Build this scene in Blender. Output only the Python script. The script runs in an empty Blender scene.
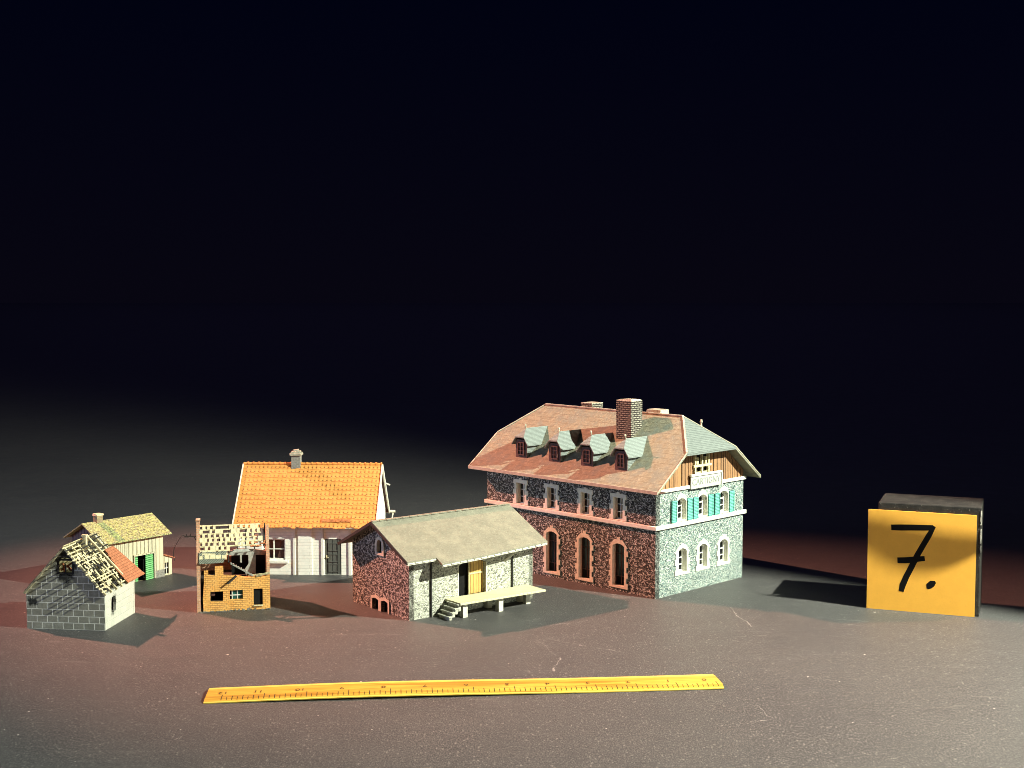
import bpy, bmesh, math, random
from mathutils import Vector, Matrix
from mathutils.geometry import tessellate_polygon
random.seed(7)
R = math.radians
sc = bpy.context.scene
C = sc.collection
sc.unit_settings.system = 'METRIC'
sc.unit_settings.scale_length = 0.01          # 1 unit = 1 cm: these are small models on a table

# ------------------------------------------------------------------ materials
class NT:
    def __init__(s, name):
        s.m = bpy.data.materials.new(name); s.m.use_nodes = True
        s.t = s.m.node_tree; s.b = s.t.nodes['Principled BSDF']; s.L = s.t.links
    def n(s, typ, **kw):
        nd = s.t.nodes.new(typ)
        for k, v in kw.items(): setattr(nd, k, v)
        return nd
    def link(s, a, b): s.L.new(a, b)
    def val(s, sock, v):
        if hasattr(v, 'is_linked') or isinstance(v, bpy.types.NodeSocket): s.L.new(v, sock)
        else: sock.default_value = v
    def math(s, op, a, b=0.0, c=None, clamp=False):
        nd = s.n('ShaderNodeMath', operation=op, use_clamp=clamp)
        s.val(nd.inputs[0], a); s.val(nd.inputs[1], b)
        if c is not None: s.val(nd.inputs[2], c)
        return nd.outputs[0]
    def mix(s, f, a, b, mode='MIX'):
        nd = s.n('ShaderNodeMix', data_type='RGBA', blend_type=mode)
        s.val(nd.inputs[0], f)
        for i, v in ((6, a), (7, b)):
            if isinstance(v, tuple): v = (v + (1,))[:4]
            s.val(nd.inputs[i], v)
        return nd.outputs[2]
    def coord(s):
        return s.n('ShaderNodeTexCoord').outputs['Object']
    def mapping(s, v, scale=(1, 1, 1), rot=(0, 0, 0), loc=(0, 0, 0)):
        nd = s.n('ShaderNodeMapping'); s.link(v, nd.inputs[0])
        nd.inputs['Scale'].default_value = scale; nd.inputs['Rotation'].default_value = rot; nd.inputs['Location'].default_value = loc
        return nd.outputs[0]
    def uz(s):                                  # (x+y, z, 0): bricks on walls square to the axes
        c = s.n('ShaderNodeSeparateXYZ'); s.link(s.coord(), c.inputs[0])
        k = s.n('ShaderNodeCombineXYZ')
        s.link(s.math('ADD', c.outputs[0], c.outputs[1]), k.inputs[0]); s.link(c.outputs[2], k.inputs[1])
        return k.outputs[0]
    def noise(s, v, scale, detail=4, rough=0.6, dist=0.0):
        nd = s.n('ShaderNodeTexNoise'); s.link(v, nd.inputs['Vector'])
        nd.inputs['Scale'].default_value = scale; nd.inputs['Detail'].default_value = detail
        nd.inputs['Roughness'].default_value = rough; nd.inputs['Distortion'].default_value = dist
        return nd.outputs['Fac']
    def vor(s, v, scale, feature='F1', rnd=1.0):
        nd = s.n('ShaderNodeTexVoronoi', feature=feature); s.link(v, nd.inputs['Vector'])
        nd.inputs['Scale'].default_value = scale; nd.inputs['Randomness'].default_value = rnd
        return nd
    def ramp(s, f, *stops):
        nd = s.n('ShaderNodeValToRGB'); s.link(f, nd.inputs[0])
        e = nd.color_ramp.elements
        while len(e) < len(stops): e.new(0.5)
        for el, (p, c) in zip(e, stops):
            el.position = p; el.color = (c, c, c, 1) if not isinstance(c, tuple) else (c + (1,))[:4]
        return nd.outputs[0]
    def step(s, f, a, b):
        nd = s.n('ShaderNodeMapRange'); s.link(f, nd.inputs[0])
        nd.inputs[1].default_value = a; nd.inputs[2].default_value = b
        nd.interpolation_type = 'SMOOTHSTEP'
        return nd.outputs[0]
    def bump(s, hgt, dist=0.02, strength=1.0):
        nd = s.n('ShaderNodeBump'); nd.inputs['Distance'].default_value = dist; nd.inputs['Strength'].default_value = strength
        s.link(hgt, nd.inputs['Height']); s.link(nd.outputs[0], s.b.inputs['Normal'])
    def out(s, col, rough=0.7, spec=0.3):
        if isinstance(col, tuple): s.b.inputs['Base Color'].default_value = (col + (1,))[:4]
        else: s.link(col, s.b.inputs['Base Color'])
        s.val(s.b.inputs['Roughness'], rough)
        s.b.inputs['Specular IOR Level'].default_value = spec
        return s.m

def plain(name, col, var=0.25, scale=3.0, rough=0.6, spec=0.3, grime=(0.12, 0.10, 0.08), gr=0.25, bump=0.01):
    t = NT(name); v = t.coord()
    n1 = t.noise(v, scale, 5); n2 = t.noise(v, scale * 6, 3)
    dark = tuple(c * (1 - var) for c in col)
    c = t.mix(t.step(n1, 0.3, 0.7), dark, col)
    c = t.mix(t.math('MULTIPLY', t.step(n2, 0.52, 0.75), gr), c, grime)
    t.bump(n2, bump)
    return t.out(c, rough, spec)

def stone(name, darks, lights, joint, sc_=3.0, jw=0.10, dist=0.25, zs=1.35, brk=0.0):
    t = NT(name); v = t.mapping(t.coord(), (1, 1, zs))
    nz = t.n('ShaderNodeTexNoise'); t.link(v, nz.inputs['Vector']); nz.inputs['Scale'].default_value = 4.0
    add = t.n('ShaderNodeVectorMath', operation='MULTIPLY_ADD')
    t.link(nz.outputs['Color'], add.inputs[0]); add.inputs[1].default_value = (dist, dist, dist); t.link(v, add.inputs[2])
    w = add.outputs[0]
    e = t.vor(w, sc_, 'DISTANCE_TO_EDGE').outputs['Distance']
    cell = t.vor(w, sc_); sep = t.n('ShaderNodeSeparateColor'); t.link(cell.outputs['Color'], sep.inputs[0])
    c = t.mix(t.step(sep.outputs[0], 0.15, 0.9), darks, lights)
    fine = t.noise(v, 14, 3, 0.7)
    c = t.mix(t.math('MULTIPLY', t.step(fine, 0.45, 0.7), 0.5), c, tuple(min(1, x * 1.9) for x in lights))
    k = t.step(e, jw * 1.25, jw * 0.55)
    if brk: k = t.math('MULTIPLY', k, t.step(t.noise(t.mapping(v, loc=(5, 9, 2)), 3.4, 3, 0.7), brk - 0.06, brk + 0.07))
    c = t.mix(k, c, joint)
    t.bump(t.math('ADD', t.math('MULTIPLY', t.step(e, 0, jw * 1.6), 1.0), t.math('MULTIPLY', fine, 0.35)), 0.05, 0.8)
    return t.out(c, 0.75, 0.2)

def brick(name, c1, c2, mortar, bw, bh, ms=0.012, soot=None, vec='uz', var=0.35, rough=0.8, bumpd=0.03, off=0.5):
    t = NT(name)
    v = t.uz() if vec == 'uz' else t.coord()
    b = t.n('ShaderNodeTexBrick'); t.link(v, b.inputs['Vector'])
    b.offset = off
    b.inputs['Color1'].default_value = c1 + (1,); b.inputs['Color2'].default_value = c2 + (1,); b.inputs['Mortar'].default_value = mortar + (1,)
    b.inputs['Scale'].default_value = 1.0; b.inputs['Mortar Size'].default_value = ms
    b.inputs['Brick Width'].default_value = bw; b.inputs['Row Height'].default_value = bh; b.inputs['Mortar Smooth'].default_value = 0.3
    n = t.noise(t.coord(), 7, 5, 0.7); n2 = t.noise(t.coord(), 1.3, 3)
    c = t.mix(t.math('MULTIPLY', t.step(n, 0.42, 0.7), var), b.outputs['Color'], tuple(x * 0.3 for x in c1))
    c = t.mix(t.math('MULTIPLY', t.step(n2, 0.45, 0.75), var * 0.6), c, mortar)
    if soot:
        for (p, r0, r1) in soot:
            d = t.n('ShaderNodeVectorMath', operation='DISTANCE'); t.link(t.mapping(t.coord(), (1, 1, p[3])), d.inputs[0]); d.inputs[1].default_value = (p[0], p[1], p[2] * p[3])
            dd = t.math('ADD', d.outputs['Value'], t.math('MULTIPLY', t.math('SUBTRACT', t.noise(t.coord(), 2.5, 5), 0.5), 1.4))
            c = t.mix(t.math('MULTIPLY', t.step(dd, r1, r0), 0.94), c, (0.008, 0.008, 0.008))
    t.bump(t.math('ADD', t.math('SUBTRACT', 1.0, b.outputs['Fac']), t.math('MULTIPLY', n, 0.6)), bumpd, 0.9)
    return t.out(c, rough, 0.2)

def boards(name, c1, c2, gap, w, ms=0.02, var=0.4, axis='uz', rough=0.75):
    t = NT(name); v = t.uz()
    if axis == 'z': v = t.mapping(v, rot=(0, 0, R(90)))
    b = t.n('ShaderNodeTexBrick'); t.link(v, b.inputs['Vector']); b.offset = 0.0
    b.inputs['Color1'].default_value = c1 + (1,); b.inputs['Color2'].default_value = c2 + (1,); b.inputs['Mortar'].default_value = gap + (1,)
    b.inputs['Scale'].default_value = 1.0; b.inputs['Mortar Size'].default_value = ms; b.inputs['Brick Width'].default_value = w; b.inputs['Row Height'].default_value = 60.0
    g = t.noise(t.mapping(v, (9, 0.9, 9)), 2.0, 5, 0.7)
    c = t.mix(t.math('MULTIPLY', t.step(g, 0.4, 0.72), var), b.outputs['Color'], tuple(x * 0.35 for x in c1))
    t.bump(t.math('ADD', t.math('SUBTRACT', 1.0, b.outputs['Fac']), t.math('MULTIPLY', g, 0.3)), 0.03, 0.8)
    return t.out(c, rough, 0.2)

def slates(name, col, w, hgt, var=0.25, moss=None, ang=None):
    """small overlapping slates laid in the plane of a roof (vector = along x+y, up z)"""
    t = NT(name); v = t.uz(); o = t.coord()
    b = t.n('ShaderNodeTexBrick'); t.link(v, b.inputs['Vector'])
    b.inputs['Color1'].default_value = col + (1,); b.inputs['Color2'].default_value = tuple(x * 0.82 for x in col) + (1,)
    b.inputs['Mortar'].default_value = tuple(x * 0.45 for x in col) + (1,)
    b.inputs['Scale'].default_value = 1.0; b.inputs['Mortar Size'].default_value = 0.012; b.inputs['Brick Width'].default_value = w; b.inputs['Row Height'].default_value = hgt
    n = t.noise(o, 2.2, 6, 0.65); n2 = t.noise(o, 11, 4, 0.7)
    c = t.mix(t.math('MULTIPLY', t.step(n, 0.42, 0.68), var), b.outputs['Color'], tuple(x * 0.55 for x in col))
    c = t.mix(t.math('MULTIPLY', t.step(n2, 0.55, 0.72), 0.35), c, tuple(min(1, x * 1.5) for x in col))
    if var > 0.65:
        c = t.mix(t.math('MULTIPLY', t.step(t.noise(o, 0.9, 6, 0.7), 0.42, 0.62), 0.65), c, (0.165, 0.190, 0.160))
        c = t.mix(t.math('MULTIPLY', t.step(t.noise(t.mapping(o, (3, 3, 0.5)), 1.6, 5, 0.7), 0.52, 0.70), 0.45), c, (0.40, 0.39, 0.30))
    if moss:
        c = t.mix(t.math('MULTIPLY', t.step(t.noise(o, 4, 5, 0.75), 0.42, 0.56), 0.85), c, moss)
        c = t.mix(t.math('MULTIPLY', t.step(t.noise(o, 6.5, 3, 0.7), 0.52, 0.59), 0.8), c, tuple(x * 0.22 for x in moss)); c = t.mix(t.math('MULTIPLY', t.step(t.noise(t.mapping(o, loc=(9, 4, 2)), 7.5, 3, 0.7), 0.56, 0.63), 0.8), c, tuple(min(1, x * 1.7) for x in moss))
    t.bump(t.math('ADD', t.math('SUBTRACT', 1.0, b.outputs['Fac']), t.math('MULTIPLY', n2, 0.4)), 0.02, 0.8)
    return t.out(c, 0.7, 0.25)

def table_material():
    t = NT('painted_table_top'); v = t.coord()
    ve = t.mapping(v, (1, 0.46, 1))
    big = t.noise(v, 0.05, 5, 0.6); mid = t.noise(v, 0.5, 6, 0.65); fine = t.noise(ve, 11.5, 2, 0.55); grit = t.noise(ve, 7.0, 2, 0.6)
    c = t.mix(t.step(big, 0.3, 0.7), (0.0386, 0.0383, 0.0404), (0.0536, 0.0526, 0.0527))
    c = t.mix(t.math('MULTIPLY', t.step(mid, 0.35, 0.7), 0.35), c, (0.0671, 0.0646, 0.0624))
    c = t.mix(t.math('MULTIPLY', t.step(fine, 0.50, 0.64), 0.8), c, (0.1258, 0.1206, 0.1142))
    c = t.mix(t.math('MULTIPLY', t.step(t.noise(t.mapping(ve, loc=(31, 7, 0)), 12.5, 2, 0.55), 0.49, 0.62), 0.75), c, (0.0142, 0.0139, 0.0149))
    c = t.mix(t.math('MULTIPLY', t.step(grit, 0.54, 0.68), 0.5), c, (0.1174, 0.1129, 0.1064))
    c = t.mix(t.math('MULTIPLY', t.step(t.noise(t.mapping(ve, loc=(3, 17, 0)), 6.0, 3, 0.7), 0.54, 0.68), 0.45), c, (0.0184, 0.0182, 0.0194))
    for scl, thr, vis, st_ in ((4.6, 0.30, 0.30, 0.55), (3.1, 0.22, 0.25, 0.7)):      # fine dust
        vo = t.vor(t.mapping(ve, loc=(scl, 2 * scl, 0)), scl); sp = t.n('ShaderNodeSeparateColor'); t.link(vo.outputs['Color'], sp.inputs[0])
        k = t.math('MULTIPLY', t.step(vo.outputs['Distance'], thr, thr * 0.4), t.math('LESS_THAN', sp.outputs[0], vis))
        c = t.mix(t.math('MULTIPLY', k, st_), c, (0.200, 0.190, 0.175))
    # rubbed pale patches
    sm = t.noise(t.mapping(v, (0.25, 0.9, 1)), 0.6, 6, 0.7, 0.6)
    c = t.mix(t.math('MULTIPLY', t.step(sm, 0.60, 0.78), 0.30), c, (0.24, 0.23, 0.21))
    # dust specks, some larger crumbs of paint
    for scl, thr, vis in ((1.6, 0.075, 0.05), (0.9, 0.060, 0.07), (0.42, 0.042, 0.14)):
        vo = t.vor(v, scl); sp = t.n('ShaderNodeSeparateColor'); t.link(vo.outputs['Color'], sp.inputs[0])
        k = t.math('MULTIPLY', t.math('LESS_THAN', vo.outputs['Distance'], thr), t.math('LESS_THAN', sp.outputs[1], vis))
        c = t.mix(k, c, (0.46, 0.44, 0.40))
    # hair-thin scratches, each a bent segment (x0,y0,x1,y1,half width,strength)
    sx = t.n('ShaderNodeTexNoise'); t.link(v, sx.inputs['Vector']); sx.inputs['Scale'].default_value = 0.8; sx.inputs['Detail'].default_value = 2
    ad = t.n('ShaderNodeVectorMath', operation='MULTIPLY_ADD'); t.link(sx.outputs['Color'], ad.inputs[0]); ad.inputs[1].default_value = (0.9, 0.9, 0); t.link(v, ad.inputs[2])
    so = t.n('ShaderNodeVectorMath', operation='SUBTRACT'); t.link(ad.outputs[0], so.inputs[0]); so.inputs[1].default_value = (0.45, 0.45, 0)
    xyz = t.n('ShaderNodeSeparateXYZ'); t.link(so.outputs[0], xyz.inputs[0]); X, Y = xyz.outputs[0], xyz.outputs[1]
    tot = None
    segs = [(16.6, 101.6, 17.3, 95.8, .05, .8), (15.0, 94.6, 18.6, 94.2, .05, .35), (16.2, 93.0, 18.9, 93.5, .045, .3), (2.4, 92.5, 7.6, 88.8, .06, .4), (1.6, 92.4, 3.0, 88.0, .05, .35),
            (2.5, 84.5, 3.3, 87.6, .05, .75), (14.2, 77.6, 14.9, 75.0, .04, .5), (14.9, 75.0, 13.7, 74.4, .04, .45), (2.8, 96.2, 5.6, 97.4, .06, .35), (0.6, 97.2, 2.2, 98.3, .06, .3),
            (-42.0, 123.5, -33.5, 132.0, .35, .22), (-12.4, 93.5, -7.8, 93.6, .06, .4), (22.5, 98.4, 26.2, 97.2, .06, .35), (23.6, 96.8, 26.5, 95.6, .05, .3), (-20, 92.5, -14, 93.2, .04, .25),
            (8.0, 102.5, 12.0, 101.0, .05, .25), (-2.5, 84, 6.0, 86.0, .03, .2), (18, 88, 29, 90, .03, .15)]
    for (x0, y0, x1, y1, hw, st) in segs:
        dx, dy = x1 - x0, y1 - y0; ll = math.hypot(dx, dy); ux, uy = dx / ll, dy / ll
        px = t.math('SUBTRACT', X, x0); py = t.math('SUBTRACT', Y, y0)
        al = t.math('ADD', t.math('MULTIPLY', px, ux), t.math('MULTIPLY', py, uy))
        pe = t.math('ABSOLUTE', t.math('SUBTRACT', t.math('MULTIPLY', px, uy), t.math('MULTIPLY', py, ux)))
        ao = t.math('ABSOLUTE', t.math('SUBTRACT', al, ll / 2))
        k = t.math('MULTIPLY', t.math('LESS_THAN', ao, ll / 2), t.math('MULTIPLY', t.step(pe, hw, hw * 0.3), st))
        tot = k if tot is None else t.math('MAXIMUM', tot, k)
    tot = t.math('MULTIPLY', tot, t.step(t.noise(v, 2.4, 4, 0.7), 0.38, 0.6))
    c = t.mix(tot, c, (0.40, 0.385, 0.36))
    t.bump(t.math('ADD', fine, t.math('MULTIPLY', mid, 0.6)), 0.01, 0.2)
    ro = t.math('MULTIPLY_ADD', mid, 0.25, 0.45)
    return t.out(c, ro, 0.5)

M = {}
M['table'] = table_material()
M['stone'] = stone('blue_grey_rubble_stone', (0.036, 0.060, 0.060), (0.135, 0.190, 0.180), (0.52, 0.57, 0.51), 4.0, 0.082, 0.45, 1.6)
M['stone_long'] = stone('dim_side_rubble_stone', (0.014, 0.015, 0.014), (0.060, 0.060, 0.055), (0.60, 0.60, 0.56), 4.4, 0.105, 0.45, 1.5, 0.50)  # darkened copy of the station stone: the long wall's dim light in its colour
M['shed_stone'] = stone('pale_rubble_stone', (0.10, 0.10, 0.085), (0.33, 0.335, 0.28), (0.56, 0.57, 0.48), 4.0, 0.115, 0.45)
M['shed_gable'] = stone('dim_side_shed_stone', (0.016, 0.013, 0.012), (0.065, 0.055, 0.048), (0.60, 0.58, 0.52), 4.4, 0.115, 0.45, 1.4, 0.47)  # shed stone copied darker, weak light on the gable put into the colour
M['trim'] = plain('cream_painted_trim', (0.70, 0.69, 0.59), 0.15, 4, gr=0.2)
M['white'] = plain('white_painted_wood', (0.78, 0.78, 0.70), 0.12, 5, gr=0.2)
M['glass'] = NT('dark_window_glass').out((0.006, 0.007, 0.010), 0.12, 0.5)
M['glass_green'] = plain('dark_green_glass', (0.03, 0.12, 0.10), 0.5, 6, rough=0.2)
M['dark'] = plain('dark_interior', (0.004, 0.0037, 0.0035), 0.4, 3, rough=0.9, gr=0)  # near-black colour stands in for the shade of unlit interiors
M['brown'] = plain('dark_brown_wood', (0.10, 0.050, 0.040), 0.4, 6, grime=(0.02, 0.015, 0.01))
M['teal'] = boards('turquoise_shutter_paint', (0.13, 0.41, 0.345), (0.16, 0.46, 0.39), (0.05, 0.20, 0.17), 0.12, 0.02, 0.2, 'z')
M['station_roof'] = slates('grey_slate', (0.285, 0.262, 0.180), 0.11, 0.34, 0.7)
M['hip_roof'] = slates('pale_grey_slate', (0.185, 0.212, 0.200), 0.14, 0.12, 0.2)
M['dormer_roof'] = slates('pale_green_slate', (0.235, 0.275, 0.26), 0.10, 0.10, 0.15)
M['lead'] = plain('weathered_sheet_edge', (0.46, 0.42, 0.33), 0.3, 3)
M['gable_wood'] = boards('weathered_brown_planks', (0.31, 0.165, 0.075), (0.23, 0.13, 0.07), (0.03, 0.018, 0.012), 0.52, 0.035, 0.45)
M['beam'] = plain('yellowish_timber', (0.62, 0.55, 0.32), 0.3, 5)
M['chim_brick'] = brick('dark_chimney_brick', (0.30, 0.285, 0.225), (0.22, 0.205, 0.165), (0.025, 0.02, 0.02), 0.42, 0.17, 0.045, bumpd=0.06)
M['chim_cap'] = plain('chalky_chimney_cap', (0.46, 0.44, 0.34), 0.5, 6, gr=0.6)
t = NT('sanded_grey_roofing'); v = t.coord(); n0 = t.noise(v, 0.9, 5, 0.65); n1 = t.noise(v, 9, 4, 0.75); n2 = t.noise(v, 4, 4, 0.7)
c = t.mix(t.step(n0, 0.35, 0.7), (0.185, 0.181, 0.142), (0.245, 0.237, 0.181)); c = t.mix(t.math('MULTIPLY', t.step(n1, 0.5, 0.68), 0.6), c, (0.344, 0.331, 0.258)); c = t.mix(t.math('MULTIPLY', t.step(n2, 0.52, 0.7), 0.5), c, (0.129, 0.125, 0.099))
t.bump(t.math('ADD', n1, n2), 0.05, 0.8)
M['shed_roof'] = t.out(c, 0.85, 0.15)
M['plank_pale'] = boards('pale_platform_planks', (0.60, 0.56, 0.37), (0.54, 0.50, 0.33), (0.28, 0.25, 0.16), 0.35, 0.012, 0.15)
M['concrete'] = plain('pale_concrete', (0.62, 0.61, 0.50), 0.25, 4, gr=0.3)
M['step'] = plain('grey_stone_steps', (0.50, 0.50, 0.41), 0.35, 5, gr=0.4)
M['ochre_door'] = boards('ochre_plank_door', (0.60, 0.38, 0.12), (0.52, 0.32, 0.10), (0.15, 0.08, 0.03), 0.26, 0.02, 0.35)
M['pipe'] = plain('black_pipe', (0.035, 0.035, 0.035), 0.3, 4)
M['board'] = plain('dulled_white_board', (0.40, 0.42, 0.37), 0.2, 5)
M['siding'] = None
t = NT('white_clapboard'); v = t.uz(); b = t.n('ShaderNodeTexBrick'); t.link(v, b.inputs['Vector']); b.offset = 0.3
b.inputs['Color1'].default_value = (0.84, 0.85, 0.77, 1); b.inputs['Color2'].default_value = (0.80, 0.81, 0.73, 1); b.inputs['Mortar'].default_value = (0.52, 0.53, 0.48, 1)
b.inputs['Scale'].default_value = 1; b.inputs['Mortar Size'].default_value = 0.012; b.inputs['Brick Width'].default_value = 9; b.inputs['Row Height'].default_value = 0.28
t.bump(t.math('SUBTRACT', 1.0, b.outputs['Fac']), 0.02, 0.5)
M['siding'] = t.out(t.mix(t.math('MULTIPLY', t.step(t.noise(t.coord(), 3, 5), 0.45, 0.7), 0.25), b.outputs['Color'], (0.5, 0.5, 0.44)), 0.6, 0.3)
t = NT('ochre_orange_roof_tile'); v = t.coord(); q = t.n('ShaderNodeSeparateXYZ'); t.link(v, q.inputs[0])
n0 = t.noise(v, 1.8, 5, 0.6); n1 = t.noise(v, 7, 4, 0.7)
c = t.mix(t.step(n0, 0.3, 0.7), (0.60, 0.250, 0.058), (0.70, 0.300, 0.078)); c = t.mix(t.math('MULTIPLY', t.step(n1, 0.55, 0.72), 0.55), c, (0.80, 0.46, 0.17))
fx = t.math('ABSOLUTE', t.math('SUBTRACT', t.math('FRACT', t.math('ADD', t.math('DIVIDE', t.math('SUBTRACT', q.outputs[0], 0.02), 12.12 / 34), 0.5)), 0.5))
fy = t.math('FRACT', t.math('DIVIDE', t.math('SUBTRACT', 3.63, q.outputs[1]), 4.30 / 14))
k = t.math('MULTIPLY', t.step(fx, 0.20, 0.10), t.step(fy, 0.62, 0.78))
k = t.math('MULTIPLY', k, t.step(t.noise(v, 3.1, 2), 0.22, 0.42))
t.bump(n1, 0.01)
M['pantile'] = t.out(t.mix(t.math('MULTIPLY', k, 0.95), c, (0.10, 0.032, 0.005)), 0.6, 0.3)
M['loose_tile'] = plain('fired_brown_tile', (0.52, 0.21, 0.07), 0.5, 5, gr=0.5)
M['red_tile'] = brick('red_roof_tile', (0.56, 0.20, 0.09), (0.66, 0.27, 0.12), (0.20, 0.06, 0.03), 0.3, 0.18, 0.02)
M['door_grey'] = boards('charred_grey_door', (0.11, 0.115, 0.10), (0.08, 0.085, 0.08), (0.02, 0.02, 0.02), 0.42, 0.03, 0.5)
M['brass'] = plain('pale_brass', (0.7, 0.62, 0.40), 0.2, 8, rough=0.35)
M['orange_brick'] = brick('ochre_orange_brick', (0.86, 0.48, 0.15), (0.82, 0.40, 0.10), (0.50, 0.24, 0.08), 0.34, 0.15, 0.018, var=0.45, bumpd=0.06)
M['pink_brick'] = brick('worn_red_brick', (0.62, 0.34, 0.20), (0.52, 0.25, 0.15), (0.60, 0.46, 0.34), 0.30, 0.13, 0.016, var=0.4, bumpd=0.05)
M['lath'] = plain('pale_wooden_lath', (0.74, 0.65, 0.41), 0.3, 5, grime=(0.28, 0.19, 0.09), gr=0.4)
M['lath_dirty'] = plain('smoke_stained_lath', (0.62, 0.55, 0.33), 0.6, 3.5, grime=(0.04, 0.035, 0.03), gr=0.85)
M['charred'] = plain('charred_timber', (0.03, 0.028, 0.026), 0.5, 5, rough=0.85, gr=0.1)
M['rubble'] = plain('grey_rubble', (0.22, 0.21, 0.18), 0.5, 5, gr=0.5, bump=0.05)
M['tin'] = boards('grey_green_roof_sheet', (0.30, 0.32, 0.26), (0.24, 0.26, 0.21), (0.06, 0.07, 0.06), 0.12, 0.035, 0.75)
M['plaster'] = plain('white_inner_plaster', (0.40, 0.40, 0.36), 0.4, 3, gr=0.5)
M['iron'] = plain('rusty_black_iron', (0.03, 0.022, 0.02), 0.4, 8)
M['block'] = brick('grey_concrete_block', (0.325, 0.32, 0.255), (0.26, 0.258, 0.205), (0.88, 0.88, 0.76), 0.78, 0.48, 0.034, soot=[((2.95, 0, 4.55, 0.6), 0.50, 1.0), ((0.5, 0, 2.0, 1.0), 0.15, 0.5), ((5.87, 1.5, 1.6, 0.55), 0.25, 0.62)], var=0.3)
M['block_side'] = brick('pale_concrete_block', (0.47, 0.475, 0.41), (0.42, 0.43, 0.37), (0.56, 0.56, 0.49), 0.80, 0.50, 0.022, soot=[((5.87, 1.5, 1.55, 0.5), 0.10, 0.55)], var=0.18)  # paler block for the right side wall
M['tile_patch'] = slates('orange_red_clay_tiles', (0.50, 0.195, 0.10), 0.26, 0.17, 0.6)
M['moss_roof'] = slates('mossy_shingle', (0.32, 0.32, 0.21), 0.25, 0.2, 0.3, moss=(0.42, 0.45, 0.17))
M['barn_chim'] = brick('tan_chimney_brick', (0.34, 0.27, 0.15), (0.28, 0.20, 0.11), (0.40, 0.34, 0.22), 0.2, 0.1, 0.015)
M['barn_wood'] = boards('grey_cream_boards', (0.56, 0.54, 0.38), (0.47, 0.46, 0.34), (0.16, 0.14, 0.09), 0.38, 0.022, 0.3)
M['barn_red'] = boards('dim_red_lit_boards', (0.19, 0.125, 0.10), (0.15, 0.10, 0.085), (0.03, 0.02, 0.02), 0.42, 0.03, 0.3)  # barn boards toned dark red for the faces in dim red light
M['green'] = boards('bright_green_door_paint', (0.15, 0.46, 0.17), (0.19, 0.52, 0.21), (0.035, 0.15, 0.05), 0.17, 0.03, 0.25, 'z')
M['foot'] = brick('grey_footing_block', (0.24, 0.24, 0.22), (0.20, 0.20, 0.18), (0.35, 0.35, 0.31), 0.3, 0.16, 0.02)
M['card'] = plain('orange_yellow_card', (0.80, 0.40, 0.055), 0.05, 1.2, rough=0.6, grime=(0.6, 0.3, 0.06), gr=0.2, bump=0.004)
M['ink'] = plain('black_marker_ink', (0.004, 0.0036, 0.0033), 0.2, 5, rough=0.7, spec=0.12, gr=0)
t = NT('scuffed_black_block'); v = t.coord(); n = t.noise(v, 1.5, 6, 0.7); n2 = t.noise(v, 9, 4)
c = t.mix(t.math('MULTIPLY', t.step(n, 0.4, 0.7), 0.7), (0.012, 0.0115, 0.011), (0.036, 0.033, 0.029)); c = t.mix(t.math('MULTIPLY', t.step(n2, 0.64, 0.7), 0.6), c, (0.35, 0.33, 0.28)); t.bump(n2, 0.03)
M['blackbox'] = t.out(c, 0.6, 0.3)
M['chip'] = plain('bare_chipped_edge', (0.55, 0.53, 0.47), 0.4, 6, gr=0.5)
t = NT('varnished_ruler_wood'); v = t.coord()
g = t.noise(t.mapping(v, (0.12, 3.4, 1)), 2.0, 6, 0.65, 0.8); g2 = t.noise(t.mapping(v, (0.06, 1.2, 1)), 1.5, 3, 0.6, 0.4)
c = t.mix(t.step(g, 0.35, 0.7), (0.52, 0.33, 0.045), (0.38, 0.205, 0.022)); c = t.mix(t.math('MULTIPLY', t.step(g2, 0.46, 0.64), 0.75), c, (0.26, 0.12, 0.010)); t.bump(g, 0.006)
M['ruler'] = t.out(c, 0.42, 0.45)
M['ruler_ink'] = plain('faded_brown_ink', (0.10, 0.062, 0.020), 0.6, 2.5, gr=0)
M['ruler_edge'] = plain('yellow_bevel_edge', (0.62, 0.48, 0.09), 0.12, 2, rough=0.4, grime=(0.5, 0.3, 0.05), gr=0.3)
M['sign_text'] = plain('faint_grey_lettering', (0.235, 0.255, 0.225), 0.2, 5)
M['flag'] = NT('matt_black_flag').out((0.01, 0.01, 0.01), 0.9, 0.1)
M['pink_trim'] = plain('sandstone_trim', (0.66, 0.60, 0.48), 0.2, 4, gr=0.3)

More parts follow.
